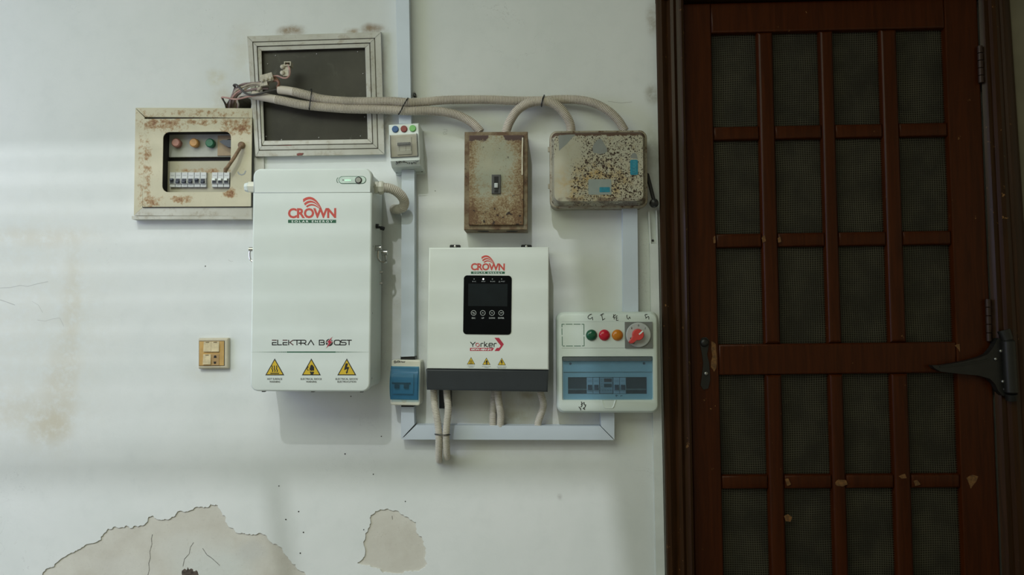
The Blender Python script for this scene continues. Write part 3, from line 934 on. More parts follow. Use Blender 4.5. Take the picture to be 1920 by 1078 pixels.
# ================================================================== BATTERY
ba = thing('battery_unit', 'tall white wall-mounted battery with rounded corners and warning triangles', 'battery', 584, 735, tilt((475, 316), (690, 315), .18))
BD = .178
x0, x1, z0, z1 = R(ba, 471.5, 315.5, 695.5, 734, BD)
zs = L(ba, 584, 361, BD).z
b = MB(); b.slab(x0 + .004, x1 - .004, z0 + .004, z1 - .004, .018, BD - .022, .020, .004, 6)
b.build('housing', M['casewhite'], ba)
MB().slab(x0 + .03, x1 - .03, z0 + .06, z1 - .06, 0, .019).build('wall_bracket', M['steel'], ba)


def half_cover(x0, x1, z0, z1, top, name):
    r = .022; rings = []
    for d, ins in ((BD - .022, 0), (BD - .006, 0), (BD - .003, .0006), (BD - .001, .002), (BD, .0045)):
        lp = rr(x0 + ins, x1 - ins, (z0 if top else z0 + ins), (z1 - ins if top else z1), max(.001, r - ins), 7)
        o = []
        for (x, z) in lp:
            o.append((x, z))
        # square off the seam side
        sq = []
        for x, z in o:
            if top and z < z0 + r: z2 = z0; sq.append((x0 + ins if x < (x0 + x1) / 2 else x1 - ins, z2))
            elif (not top) and z > z1 - r: sq.append((x0 + ins if x < (x0 + x1) / 2 else x1 - ins, z1))
            else: sq.append((x, z))
        rings.append([(x, -d, z) for x, z in sq])
    bb = MB(); bb.loft(rings)
    o = bb.build(name, M['casewhite'], ba)
    bm = bmesh.new(); bm.from_mesh(o.data); bmesh.ops.remove_doubles(bm, verts=bm.verts, dist=1e-5); bm.to_mesh(o.data); bm.free()
    return o


half_cover(x0, x1, z0, zs - .0007, False, 'front_cover')
half_cover(x0, x1, zs + .0007, z1, True, 'top_cover')
crown_logo(ba, 540, 369.3, 631, 418, BD)
Z5 = dict(o=(490, 620), s=9.8)
arc = lambda cx, cy, rx, ry, a0, a1, n=12: [(cx + rx * math.cos(math.radians(a0 + (a1 - a0) * i / n)), cy + ry * math.sin(math.radians(a0 + (a1 - a0) * i / n))) for i in range(n + 1)]
for wn_, lines_ in (('first', [[(198, 218), (280, 218)], [(203, 212), (203, 260), (285, 260)], [(301, 165), (301, 260), (378, 260)], [(397, 218), (480, 218)], [(400, 212), (400, 260), (480, 260)],
             [(502, 168), (502, 266)], [(590, 174), (722, 174)], [(655, 174), (655, 266)], [(680, 228), (800, 228)], [(727, 266), (727, 174), (795, 174), (815, 183), (820, 200), (815, 218), (798, 228)], [(782, 228), (828, 266)],
             [(852, 266), (911, 174), (968, 266)]]), ('second', [[(1066, 168), (1066, 261), (1140, 261), (1158, 250), (1158, 228), (1142, 217), (1085, 217)], [(1066, 174), (1136, 174), (1152, 186), (1152, 204), (1140, 217)]]), ('third', [
             [(1365, 174), (1425, 174), (1446, 188), (1450, 217), (1446, 246), (1425, 260), (1365, 260), (1344, 246), (1340, 217), (1344, 188), (1365, 174)],
             [(1560, 174), (1480, 174), (1464, 184), (1464, 206), (1480, 217), (1542, 217), (1557, 228), (1557, 250), (1542, 261), (1436, 261)],
             [(1565, 174), (1662, 174)], [(1612, 174), (1612, 266)]])):
    strokes(ba, lines_, 1.7, BD, M['ink'], 'name_lettering', **Z5)
strokes(ba, [[(195, 174), (282, 174)], [(392, 174), (480, 174)], [(588, 170), (524, 216), (588, 264)]], 1.6, BD, plain('maroon_print', (.10, .03, .035), .5), 'name_accent', **Z5)
p = L(ba, 490 + 1250 / 9.8, 620 + 217 / 9.8, BD)
em = MB().disc(p.x, p.z, 6.7 * PX * .93, BD - .0002, BD + .0003).build('bolt_emblem', M['ink'], ba, smooth=False)
bolt = [(1304, 112), (1205, 212), (1240, 222), (1195, 318), (1310, 200), (1270, 192)]
MB().prism(pxs(ba, [(1312, 100), (1190, 216), (1228, 230), (1180, 330), (1322, 196), (1282, 184)], BD, (490, 620), 9.8), BD, BD + .0005).build('bolt_outline', M['casewhite'], em, smooth=False)
MB().prism(pxs(ba, bolt, BD, (490, 620), 9.8), BD, BD + .0007).build('bolt', M['crimson'], em, smooth=False)
dv = MB()
dv.stroke(pxs(ba, [(537.5, 660), (629.8, 660)], BD), 1.9 * PX, BD - .0002, BD + .0003)
for i in range(27):
    k = 1.5 - i * .038
    for xc in (535.6 - i * 2.45, 631.8 + i * 2.45):
        if xc < 691:
            dv.stroke(pxs(ba, [(xc - k / 2, 660), (xc + k / 2, 660)], BD), k * 1.15 * PX, BD - .0002, BD + .0003)
dv.build('dotted_line', M['green'], ba, smooth=False)
warning(ba, 515.2, 672, 703.6, 17.8, 'heat', BD, [('HOT SURFACE', 14), ('WARNING', 10)])
warning(ba, 583.8, 672, 703.6, 17.8, 'hand', BD, [('ELECTRICAL SHOCK', 20), ('WARNING', 10)])
warning(ba, 650.3, 672, 703.6, 17.8, 'bolt', BD, [('ELECTRICAL SHOCK/', 21), ('ELECTROCUTION', 17.5)])
# status window and power button
sx0, sx1, sz0, sz1 = R(ba, 635, 330.5, 686.5, 344.5, BD)
lozenge = MB().slab(sx0, sx1, sz0, sz1, BD - .001, BD + .0008, .011, .0003, 8).build('status_rim', M['green'], ba)
sx0, sx1, sz0, sz1 = R(ba, 636, 331.5, 685.5, 343.5, BD)
MB().slab(sx0, sx1, sz0, sz1, BD, BD + .0014, .0095, .0003, 8).build('status_window', plain('status_clear', (.60, .72, .66), .2), lozenge)
strokes(ba, [[(634, 333), (632, 335), (631.5, 338), (632, 341), (634, 343)]], .9, BD, M['green'], 'status_bracket', parent=lozenge)
for x in (648, 650.8, 653.8, 656.8):
    p = L(ba, x, 338, BD); MB().disc(p.x, p.z, .0014, BD, BD + .0020, n=10).build('status_light', M['led'], lozenge)
p = L(ba, 643.6, 337.7, BD); MB().disc(p.x, p.z, .0015, BD, BD + .0020, n=10).build('status_dot', M['ink'], lozenge)
p = L(ba, 672.5, 338, BD)
btn = MB().disc(p.x, p.z, .0098, BD, BD + .0022, n=28).build('power_button', M['ink'], ba)
MB().disc(p.x, p.z, .0076, BD, BD + .0050, bev=.0008, n=28).build('button_cap', plain('button_grey', (.30, .31, .29), .35, .4), btn)
# right side: gland, terminal, hasps, screws


def side_disc(t, px, py, d, r, name, m, ln=.006, parent=None, n=14):
    p = L(t, px, py, d)
    return MB().cyl((x1 - .006, p.y, p.z), (x1 - .004 + ln, p.y, p.z), r, n=n).build(name, m, parent or t)


ys = -.115
xg = L(ba, 720.5, 352, .115).x
zg = L(ba, 712, 352, .115).z
g = MB().tube([(x1 - .006, ys, zg), (x1 + .006, ys, zg)], [.0185, .0185], 6).build('cable_gland', M['ivory'], ba, smooth=False)
MB().tube([(x1 + .006, ys, zg), (x1 + .009, ys, zg), (xg - .005, ys, zg), (xg, ys, zg)], [.016, .0195, .0195, .015], 8).build('gland_nut', M['ivory'], g, smooth=False)
zt = L(ba, 712, 426, .10).z
bt = MB().tube([(x1 - .006, -.10, zt + .003), (x1 + .004, -.10, zt + .003)], [.007, .007], 10).build('black_terminal', M['black'], ba)
MB().tube([(x1 + .002, -.10, zt + .001), (x1 + .012, -.092, zt - .001)], [.0035, .0035], 8).build('stud', M['black'], bt)
MB().tube([(x1 + .008, -.094, zt - .001), (x1 + .017, -.088, zt - .003)], [.0058, .0058], 8).build('cap', M['black'], bt)
zh = L(ba, 712, 470, .09).z
hs = MB().tube([(x1 - .006, -.105, zh + .006), (x1 + .013, -.105, zh + .006)], [.0085, .0085], 14).build('hasp', M['chrome'], ba)
MB().tube([(x1 + .007, -.072, zh - .004), (x1 + .024, -.072, zh - .004)], [.0085, .0085], 14).build('hasp_stud', M['chrome'], hs)
MB().tube(spline([(x1 + .004, -.105, zh), (x1 + .004, -.105, zh - .022), (x1 + .010, -.098, zh - .032), (x1 + .022, -.085, zh - .034), (x1 + .020, -.074, zh - .026), (x1 + .018, -.072, zh - .008)], .004), .0032, 8).build('hasp_loop', M['chrome'], hs)
for py in (510, 531):
    p = L(ba, 718, py, .04); MB().tube([(x1 - .006, -.04, p.z), (x1 + .0045, -.04, p.z)], [.0048, .003], 12).build('side_screw', M['chrome'], ba)
for py in (348, 461, 587, 710):
    p = L(ba, 700, py, .16); MB().tube([(x1 - .006, -.145, p.z), (x1 - .002, -.145, p.z)], [.0035, .003], 10).build('cover_screw', M['black'], ba)
zg2 = L(ba, 466, 351, .11).z; xq = L(ba, 460, 351, .11).x; xh = L(ba, 470, 470, .13).x
g = MB().tube([(x0 + .006, -.11, zg2), (xq + .012, -.11, zg2)], [.0165, .0165], 6).build('cable_gland', M['ivory'], ba, smooth=False)
MB().tube([(xq + .012, -.11, zg2), (xq + .009, -.11, zg2), (xq, -.11, zg2)], [.014, .0150, .0120], 8).build('gland_nut', M['casewhite'], g, smooth=False)
zl_ = L(ba, 469, 468, .12).z
hs = MB().tube([(x0 + .006, -.13, zl_), (xh - .004, -.13, zl_)], [.006, .006], 12).build('hasp', M['chrome'], ba)
MB().tube(spline([(xh, -.13, zl_), (xh - .003, -.13, zl_ - .012), (xh, -.13, zl_ - .030), (xh + .010, -.13, zl_ - .036)], .004), .0026, 8).build('hasp_loop', M['chrome'], hs)
for px_b in (491, 584, 676):
    p = L(ba, px_b, 734, BD); MB().box(p.x - .004, p.x + .004, -BD + .010, -BD + .022, z0 - .003, z0 + .006).build('cover_clip', M['greyplate'], ba, smooth=False)

# ================================================================== INVERTER
iv = thing('inverter', 'white solar inverter with black touch panel and slate lower trim', 'inverter', 915, 735, tilt((800, 692), (1029, 695), .11))
VD = .110
q = lambda pts, d=VD: pxs(iv, pts, d)


def taper(name, tl, tr, br, bl, m, db, df, bev, top_round=False):
    """front housing whose outline follows four corners"""
    P = q([tl, tr, br, bl], df); cx_ = sum(a for a, _ in P) / 4; cz_ = sum(z for _, z in P) / 4
    rings = []
    for d, ins in ((db, 0), (df - bev, 0), (df - bev * .3, bev * .3), (df, bev)):
        rings.append([(a + (ins if a < cx_ else -ins), -d, z + (ins if z < cz_ else -ins)) for a, z in P])
    return MB().loft(rings).build(name, m, iv)


M['invwhite'] = plain('inverter_paint', (.66, .71, .66), .42, var=.02, scale=8)
taper('front_housing', (804, 464), (1029, 463), (1029, 693.5), (800, 691), M['invwhite'], .012, VD, .004)
taper('lower_trim', (798.5, 692), (1028.5, 694.5), (1027, 735), (800, 731), M['slate'], .020, VD - .001, .004)
xa, xb, za, zb = R(iv, 815, 470, 1018, 728, .02)
MB().box(xa, xb, -.013, 0, za, zb).build('mounting_plate', M['steel'], iv, smooth=False)
for px_c in (853, 987):
    p = L(iv, px_c, 461, .03)
    tb = MB().slab(p.x - .016, p.x + .016, p.z - .012, p.z + .004, .018, .026, .004, .001).build('hanging_tab', M['black'], iv)
    MB().disc(p.x, p.z - .001, .004, .026, .030, dome=.002, n=12).build('tab_screw', M['chrome'], tb)
crown_logo(iv, 883, 478.8, 947, 513.4, VD)
x0, x1, z0, z1 = R(iv, 869, 516.5, 959, 627, VD)
pn = MB().slab(x0, x1, z0, z1, VD - .001, VD + .0022, .010, .0008, 6).build('touch_panel', M['glassblack'], iv)
x0, x1, z0, z1 = R(iv, 878, 532, 951.5, 574, VD)
MB().box(x0, x1, -VD - .0026, -VD, z0, z1).build('display', M['screen'], pn, smooth=False)
PD = VD + .0023
OP = dict(o=(870, 515), s=11.344)
for i, xz in enumerate((215, 411, 604, 800)):
    p = L(iv, 870 + xz / 11.344, 515 + 92 / 11.344, PD)
    MB().disc(p.x, p.z, .0024 if i == 1 else .0015, PD - .0004, PD + .0004, n=12).build('indicator', M['ledw'] if i == 1 else M['greyprint'], pn)
for body, xa_, xb_ in (('AC', 220, 255), ('INV', 405, 455), ('CHG', 598, 660), ('FAULT', 785, 870)):
    text(iv, body, M['greyprint'], (870 + xa_ / 11.344, 515 + 132 / 11.344, 870 + xb_ / 11.344, 515 + 155 / 11.344), PD, 'panel_lettering', parent=pn, bold=.01)
for xc in (190, 384, 571):
    p = L(iv, 870 + xc / 11.344, 515 + 143 / 11.344, PD); MB().disc(p.x, p.z, .0015, PD - .0004, PD + .0003, n=8).build('panel_icon', M['greyprint'], pn)
strokes(iv, [[(752, 130), (738, 158), (768, 158), (752, 130)]], .4, PD, M['greyprint'], 'panel_icon', parent=pn, **OP)
for xc, nm, hw in ((204, 'ESC', 38), (400, 'UP', 26), (595, 'DOWN', 62), (790, 'ENTER', 64)):
    rg = arc(xc, 813, 52, 52, 0, 360, 28)
    o = strokes(iv, [rg], .75, PD, M['dial'], 'touch_key', parent=pn, **OP)
    text(iv, nm, M['dial'], (870 + (xc - hw) / 11.344, 515 + 906 / 11.344, 870 + (xc + hw) / 11.344, 515 + 938 / 11.344), PD, 'key_lettering', parent=pn, bold=.01)
strokes(iv, [[(190, 795), (180, 808), (192, 820)], [(182, 808), (210, 806), (224, 818), (216, 832), (200, 834)], [(382, 822), (400, 804), (418, 822)], [(577, 804), (595, 822), (613, 804)], [(815, 798), (815, 812), (775, 812)], [(786, 800), (774, 812), (786, 824)]], .75, PD, M['dial'], 'key_symbol', parent=pn, **OP)
OY = dict(o=(870, 630), s=15.4)
strokes(iv, [[(185, 172), (254, 245)], [(328, 172), (254, 245), (254, 308)],
             [(488, 312), (488, 225), (505, 210), (560, 210)], [(592, 158), (592, 316)], [(672, 206), (606, 262), (690, 318)],
             [(722, 262), (825, 262), (825, 225), (808, 208), (738, 208), (720, 226), (720, 298), (738, 316), (825, 316)], [(868, 318), (868, 232), (886, 212), (942, 212)]], 1.55, VD, M['ink'], 'name_lettering', **OY)
strokes(iv, [[(348, 290), (348, 225), (362, 210), (425, 210)], [(440, 228), (440, 285), (425, 300), (368, 300)]], 1.4, VD, M['crimson'], 'name_accent', **OY)
br_ = MB().prism(pxs(iv, [(172, 342), (868, 342), (815, 428), (172, 428)], VD, (870, 630), 15.4), VD - .0002, VD + .0003).build('model_bar', M['crimson'], iv, smooth=False)
text(iv, '6KW-48V-P1', M['print'], (870 + 205 / 15.4, 630 + 360 / 15.4, 870 + 785 / 15.4, 630 + 413 / 15.4), VD + .0004, 'model_lettering', bold=.03, parent=br_)
MB().prism(pxs(iv, [(880, 50), (1012, 50), (1150, 238), (1015, 432), (880, 432), (945, 342), (1015, 340), (1060, 282)], VD, (870, 630), 15.4), VD - .0002, VD + .0003).build('arrow_mark', M['crimson'], iv, smooth=False)
for cx_, yt, kd, ln in ((883.2, 669.5, 'heat', [('HOT SURFACE', 6.5), ('WARNING', 4.5)]), (912, 670.3, 'hand', [('ELECTRICAL SHOCK', 8.5), ('WARNING', 4.2)]), (940.8, 671, 'bolt', [('ELECTRICAL SHOCK/', 9), ('ELECTROCUTION', 7.5)])):
    warning(iv, cx_, yt, yt + 13.6, 7.6, kd, VD, ln)

# ================================================================== SMALL BREAKER BOX WITH THREE BUTTONS
sb = thing('breaker_box', 'small white breaker box with blue, red and green buttons', 'breaker box', 765, 327, tilt((730, 232.5), (786, 229.5), .09))
SD = .085
x0, x1, z0, z1 = R(sb, 730, 231.5, 786.3, 301, SD)
zc = L(sb, 760, 312, SD - .012).z; zb_ = L(sb, 765, 320, .03).z
b = MB()
prf2 = [(0, z1 - .002), (SD - .003, z1 - .001), (SD, z1 - .004), (SD, z0), (SD - .014, zc), (.025, zb_), (0, zb_)]
rings = []
for x, ins in ((x0, .002), (x0 + .002, 0), (x1 - .002, 0), (x1, .002)):
    rings.append([(x, -max(0, d - ins), z + (ins if d > SD - .02 and z < z0 + .01 else 0)) for d, z in prf2])
b.loft(rings); b.build('case', M['plastic'], sb, ang=.4)
fx0, fx1, fz0, fz1 = R(sb, 741, 300, 797, 327, .006)
MB().slab(fx0, fx1, fz0, fz1, 0, .008, .004, .001).build('base_flange', M['plastic'], sb)
for x, y in ((743.8, 323), (791.3, 321)):
    p = L(sb, x, y, .008); MB().disc(p.x, p.z, .0028, .006, .0088, n=12).build('screw_hole', M['dark'], sb)
for (x, y), nm, cc in (((741.3, 242.4), 'blue', (.012, .075, .22)), ((757.6, 241.9), 'red', (.20, .018, .018)), ((773.9, 240.9), 'green', (.16, .46, .12))):
    p = L(sb, x, y, SD)
    MB().disc(p.x, p.z, .0097, SD - .001, SD + .004, bev=.0014).build('push_button', plain('%s_button' % nm, cc, .35, var=.03), sb, label='%s push button' % nm)
x0, x1, z0, z1 = R(sb, 732, 252.5, 783.5, 294.5, SD)
rec = MB().box(x0, x1, -SD - .0006, -SD + .004, z0, z1).build('window_surround', plain('inner_shell', (.50, .49, .42), .5), sb, smooth=False)
bx0, bx1, bz0, bz1 = R(sb, 745, 258, 772, 290, SD)
mod = MB().slab(bx0, bx1, bz0, bz1, SD, SD + .004, 0, .0006, steps=1).build('breaker_face', plain('breaker_face_grey', (.52, .53, .48), .5), sb)
a0, a1, a2, a3 = R(sb, 746, 268.5, 770.5, 273, SD); MB().slab(a0, a1, a2, a3, SD + .003, SD + .011, 0, .001).build('lever', M['lever'], mod)
for xa_ in (749, 761, 771): strokes(sb, [[(xa_, 273), (xa_, 283)]], .8, SD + .004, M['greyplate'], 'slot_line', parent=mod)
strokes(sb, [[(749, 281.5), (769, 280.5)]], .7, SD + .004, M['print'], 'slot_line', parent=mod)
# curved smoked flap
b = MB(); rings = []
for k in range(9):
    u = k / 8; z = z1 + (z0 - z1) * u; dd = SD + .004 + .012 * math.sin(math.pi * (u * .92 + .04))
    rings.append([(x0 + .0005, -dd, z), (x1 - .0005, -dd, z), (x1 - .0005, -dd + .0012, z), (x0 + .0005, -dd + .0012, z)])
b.loft(rings); b.build('smoked_flap', M['smoke'], sb)
MB().box(x1 - .0016, x1, -SD - .010, -SD + .001, z0, z1).build('flap_edge', M['greyplate'], sb, smooth=False)
MB().box(x0, x0 + .0012, -SD - .006, -SD + .001, z0, z1).build('flap_edge', M['greyplate'], sb, smooth=False)
MB().box(x0, x1, -SD - .004, -SD + .001, z0 - .0004, z0 + .0014).build('flap_edge', M['greyplate'], sb, smooth=False)


def chin(pts):
    """handwriting on the sloping chin"""
    out = []
    for x, y in pts:
        px, py = 735 + x / 29.54, 290 + y / 29.54
        u = (py - 301.5) / 11.5
        d = SD - .012 * max(0, min(1, u)) + .0012
        out.append(L(sb, px, py, d))
    return out


b = MB()
for ln in [[(300, 390), (215, 395), (255, 430), (325, 445), (300, 500), (250, 520), (200, 495)], [(370, 375), (360, 430), (400, 462), (440, 430), (420, 370), (375, 370)], [(440, 375), (500, 385), (545, 430), (600, 380), (640, 435), (690, 430)], [(620, 355), (700, 370), (720, 420), (800, 425), (850, 465), (910, 495)],
           [(940, 430), (975, 520)], [(950, 470), (1000, 445)], [(1050, 460), (1080, 515), (1130, 515), (1150, 460), (1090, 445), (1050, 460)], [(1190, 410), (1200, 470), (1270, 475), (1300, 425), (1230, 405), (1190, 430)], [(1290, 490), (1360, 480)], [(1310, 350), (1350, 410), (1400, 390), (1470, 345)]]:
    pts = chin(ln)
    b.tube(pts, .00085, 5)
b.build('handwriting', M['ink'], sb)

# ================================================================== BATTERY BREAKER WITH BLUE COVER
bb = thing('battery_breaker', 'small ivory breaker box with a bulging blue clear cover', 'breaker box', 760, 760, tilt((734, 675), (788, 676), .07))
ED = .062
x0, x1, z0, z1 = R(bb, 733, 675, 788, 760, ED)
MB().slab(x0, x1, z0, z1, .004, ED, .006, .003, 4).build('case', M['ivory'], bb)
MB().slab(x0 + .006, x1 - .004, z0 + .006, z1 - .006, 0, .005).build('back_plate', M['ivory'], bb)
x0, x1, z0, z1 = R(bb, 733.5, 686.5, 785, 749, ED)
mod = MB().slab(x0 + .002, x1 - .002, z0 + .001, z1 - .001, ED - .001, ED + .002).build('inner_shell', plain('inner_white', (.52, .55, .55), .5), bb)
bx0, bx1, bz0, bz1 = R(bb, 738, 700, 776, 738, ED)
mm = MB().slab(bx0, bx1, bz0, bz1, ED, ED + .008, 0, .001).build('breaker_face', M['mcb'], bb)
for xa_ in (741, 758.5):
    a0, a1, a2, a3 = R(bb, xa_, 719.5, xa_ + 9, 727, ED); MB().slab(a0, a1, a2, a3, ED + .007, ED + .014, 0, .001).build('lever', M['mcbdark'], mm)
a0, a1, a2, a3 = R(bb, 736, 716.5, 771, 719.5, ED); MB().slab(a0, a1, a2, a3, ED + .006, ED + .0105, 0, .0006).build('lever_bridge', M['mcbdark'], mm)
b = MB(); rings = []
for k in range(15):
    u = k / 14; z = z1 + (z0 - z1) * u; dd = ED + .003 + .022 * math.sin(math.pi * (u * .90 + .05)) ** .8
    rings.append([(x0, -dd, z), (x1, -dd, z), (x1, -dd + .0014, z), (x0, -dd + .0014, z)])
b.loft(rings)
cov = b.build('blue_cover', M['bluecover'], bb)
for xs_ in (x0, x1 - .0014):
    b = MB(); loop = [(ED, z1)]
    prof3 = [(ED + .003 + .022 * math.sin(math.pi * (k / 14 * .90 + .05)) ** .8 - .0004, z1 + (z0 - z1) * k / 14) for k in range(15)]
    ring = [(ED - .001, z1)] + prof3 + [(ED - .001, z0)]
    b.loft([[(xs_, -d, z) for d, z in ring], [(xs_ + .0014, -d, z) for d, z in ring]])
    b.build('cover_side', M['bluecover'], cov, smooth=False)
p = L(bb, 757.5, 751.5, ED); MB().prism([(p.x + .008 * math.cos(a), p.z + .0035 - .0085 * math.sin(a)) for a in [math.pi * k / 12 for k in range(13)]], ED - .001, ED + .0012).build('thumb_notch', plain('notch_ivory', (.60, .57, .45), .5), bb, smooth=False)
strokes(bb, [[(120, 102), (122, 132)], [(120, 104), (136, 102), (138, 112), (124, 116), (140, 120), (138, 130), (122, 132)], [(145, 130), (155, 105), (166, 130)], [(148, 120), (164, 120)], [(160, 103), (186, 103)], [(173, 103), (173, 128)], [(180, 126), (182, 112), (196, 110), (184, 118), (198, 124)], [(203, 124), (205, 112), (214, 112), (216, 124)], [(220, 112), (222, 124), (232, 122), (232, 110)], [(238, 112), (244, 118), (252, 110)], [(244, 118), (240, 128)]], .8, ED, M['ink'], 'handwriting', o=(720, 660), s=6.34)
# black rubber gap fillers at its ends
for nm, qd in (('a', (751, 668, 778, 675)), ('b', (752, 758, 774, 764))):
    a0, a1, a2, a3 = R(bb, *qd, .036); MB().slab(a0, a1, a2, a3, .002, .036, 0, .002).build('rubber_sleeve', M['black'], bb)

# ================================================================== RUSTY BREAKER ENCLOSURE
re_ = thing('rusty_enclosure', 'upright rusty metal breaker enclosure with one central toggle switch', 'enclosure', 930, 437, tilt((872, 430), (989, 430), .085))
GD = .082
x0, x1, z0, z1 = R(re_, 870.5, 247, 989.5, 431, GD)


def rusty_steel():
    t = NT('rust_speckled_steel', .55, spec=.35)
    c = t.mix(t.rng(t.noise(9, 3), .35, .65), (.29, .30, .22), (.35, .33, .23))
    X = t.xyz()
    xm, hw = (x0 + x1) / 2, (x1 - x0) / 2
    ex = t.rng(t.math('ABSOLUTE', t.math('SUBTRACT', X['X'], xm)), hw * .35, hw * .98, 0, 1)
    zz = t.rng(X['Z'], z0, z0 + (z1 - z0) * .45, .55, 0)
    clean = t.blob((xm - .005, z1 - .085), .055, .06, .6)
    clean2 = t.blob((xm - .03, z1 - .16), .045, .05, .7)
    e = t.math('ADD', t.math('MULTIPLY', ex, .55), zz)
    e = t.math('SUBTRACT', e, t.math('MULTIPLY', clean, .85))
    e = t.math('SUBTRACT', e, t.math('MULTIPLY', clean2, .45))
    n1 = t.noise(260, 5, .8)
    n2 = t.noise(38, 5, .7)
    h = t.math('ADD', t.math('MULTIPLY', n1, .75), t.math('MULTIPLY', n2, .35))
    h = t.math('ADD', h, t.math('MULTIPLY', e, .17))
    c = t.mix(t.rng(h, .44, .60, 0, .85), c, (.23, .155, .065))
    c = t.mix(t.rng(h, .58, .68, 0, .95), c, (.12, .062, .027))
    sm = t.rng(t.math('ADD', t.noise(75, 4, .6), t.math('MULTIPLY', zz, .16)), .67, .70)
    c = t.mix(sm, c, (.028, .016, .010))
    # flaked strip along the top of the cover
    zt_ = t.math('ADD', X['Z'], t.math('MULTIPLY', t.noise(75, 5, .75), -.034))
    mid = t.math('MULTIPLY', t.blob((xm, z1 - .012), .020, .10, .5), -.03)
    strip = t.rng(t.math('ADD', zt_, mid), z1 - .046, z1 - .043)
    c = t.mix(t.math('MULTIPLY', strip, t.rng(X['Z'], z1 - .010, z1 - .008, 1, .25)), c, (.060, .032, .026))
    t.bump(h, .5, .0015)
    return t.col(c).done()


def rust_edge():
    t = NT('rusted_rim', .6, spec=.3)
    c = t.mix(t.rng(t.noise(24, 5, .7), .38, .62), (.20, .16, .095), (.115, .065, .034))
    c = t.mix(t.rng(t.noise(90, 4, .7), .6, .7), c, (.035, .02, .012))
    c = t.mix(t.rng(t.noise(14, 4, .6), .58, .7, 0, .7), c, (.27, .26, .19))
    t.bump(t.noise(90, 4), .4, .001)
    return t.col(c).done()


M['rust1'] = rusty_steel(); M['rim'] = rust_edge()
MB().slab(x0, x1, z0, z1, 0, GD, 0, .002, steps=1).build('case', M['rim'], re_)
a0, a1, a2, a3 = R(re_, 879.5, 253.5, 981.5, 421.5, GD + .008)
MB().slab(a0, a1, a2, a3, GD - .002, GD + .008, 0, .002, steps=2).build('cover', M['rust1'], re_)
for xk in (906, 960):
    p = L(re_, xk, 434, .05)
    MB().tube([(p.x, -.048, z0 - .0006), (p.x, -.048, z0 + .002)], [.017, .017], 20).build('knockout', M['dark'], re_)
a0, a1, a2, a3 = R(re_, 922, 328, 938.8, 363.5, GD + .008)
tg = MB().slab(a0, a1, a2, a3, GD + .006, GD + .014, 0, .001).build('toggle_plate', plain('toggle_black', (.055, .056, .055), .4), re_)
c0, c1, c2_, c3 = R(re_, 926.5, 331, 934.5, 354, GD + .014)
MB().box(c0, c1, -GD - .0146, -GD - .010, c2_, c3).build('toggle_slot', M['dark'], tg, smooth=False)
c0, c1, c2_, c3 = R(re_, 927, 344, 934, 353, GD + .014)
MB().slab(c0, c1, c2_, c3, GD + .012, GD + .024, .002, .002).build('toggle', M['dial'], tg)
c0, c1, c2_, c3 = R(re_, 927, 357, 934, 361, GD + .014)
MB().box(c0, c1, -GD - .0146, -GD - .012, c2_, c3).build('toggle_window', M['dark'], tg, smooth=False)
MB().stroke(pxs(re_, [(980, 258), (979, 285), (979, 310), (979, 328)], GD + .008), .0036, GD + .004, GD + .0088).build('paint_run', plain('bare_cream', (.50, .47, .36), .5, var=.2), re_, smooth=False)

# ================================================================== RUSTY SWITCH BOX
rs = thing('switch_box', 'wide rust-speckled white switch box with rounded corners and side lever', 'switch box', 1122, 393, tilt((1045, 388), (1200, 387), .10))
HD = .098
x0, x1, z0, z1 = R(rs, 1032.5, 246.5, 1212, 388.5, .06)
fx0, fx1, fz0, fz1 = R(rs, 1039, 250, 1206, 377, HD)


def pitted():
    t = NT('pitted_white_enamel', .4, spec=.45)
    c = t.mix(t.rng(t.noise(8, 3), .35, .65), (.38, .365, .28), (.44, .425, .335))
    cx_ = (fx0 + fx1) / 2; fw = fx1 - fx0; fh = fz1 - fz0
    ye = t.math('MAXIMUM', t.math('MULTIPLY', t.blob((cx_ - .01, fz0 + .055), .10, .055, .6), .9), t.blob((fx0 + .075, fz0 + .022), .045, .03, .7))
    ye = t.math('MULTIPLY', ye, t.rng(t.noise(40, 5, .7), .35, .7))
    c = t.mix(ye, c, (.42, .28, .09))
    clean = t.math('MAXIMUM', t.blob((fx0 + .022, fz0 + .07), .024, .085, .4), t.math('MULTIPLY', t.blob((fx0 + .05, fz1 - .055), .04, .04, .5), .45))
    wv = t.warp(170, .008)
    dens = t.rng(t.noise(13, 3, .6), .30, .70, -.02, .10)
    tot = None
    for sc_, thr in ((95, .22), (170, .27), (280, .28)):
        dist, vc = t.voro(sc_, wv)
        sep = t.n('ShaderNodeSeparateColor'); t.put(sep.inputs[0], vc)
        keep = t.rng(sep.outputs[0], .30, .42)
        th = t.math('ADD', t.math('SUBTRACT', thr, t.math('MULTIPLY', clean, .42)), dens)
        th = t.math('ADD', th, t.math('MULTIPLY', t.blob((cx_ + .01, fz0 + .075), .085, .075, .6), .06))
        k = t.math('MULTIPLY', t.rng(t.math('SUBTRACT', th, dist), -.03, .03), keep)
        tot = k if tot is None else t.math('MAXIMUM', tot, k)
    halo = t.rng(t.noise(60, 4, .7), .5, .75, 0, .55)
    c = t.mix(t.math('MULTIPLY', halo, t.math('SUBTRACT', 1.0, clean)), c, (.34, .26, .14))
    c = t.mix(tot, c, (.040, .022, .013))
    X = t.xyz()
    nb = t.math('MULTIPLY', t.noise(70, 4, .7), .018)
    top = t.rng(t.math('ADD', X['Z'], nb), fz1 + .001, fz1 + .004)
    bot = t.math('MULTIPLY', t.rng(t.math('SUBTRACT', X['Z'], nb), fz0 + .004, fz0 - .001), t.rng(t.noise(18, 3), .42, .55, 0, .7))
    c = t.mix(t.math('MAXIMUM', top, bot), c, (.085, .045, .028))
    t.bump(tot, -.5, .001)
    return t.col(c).done()


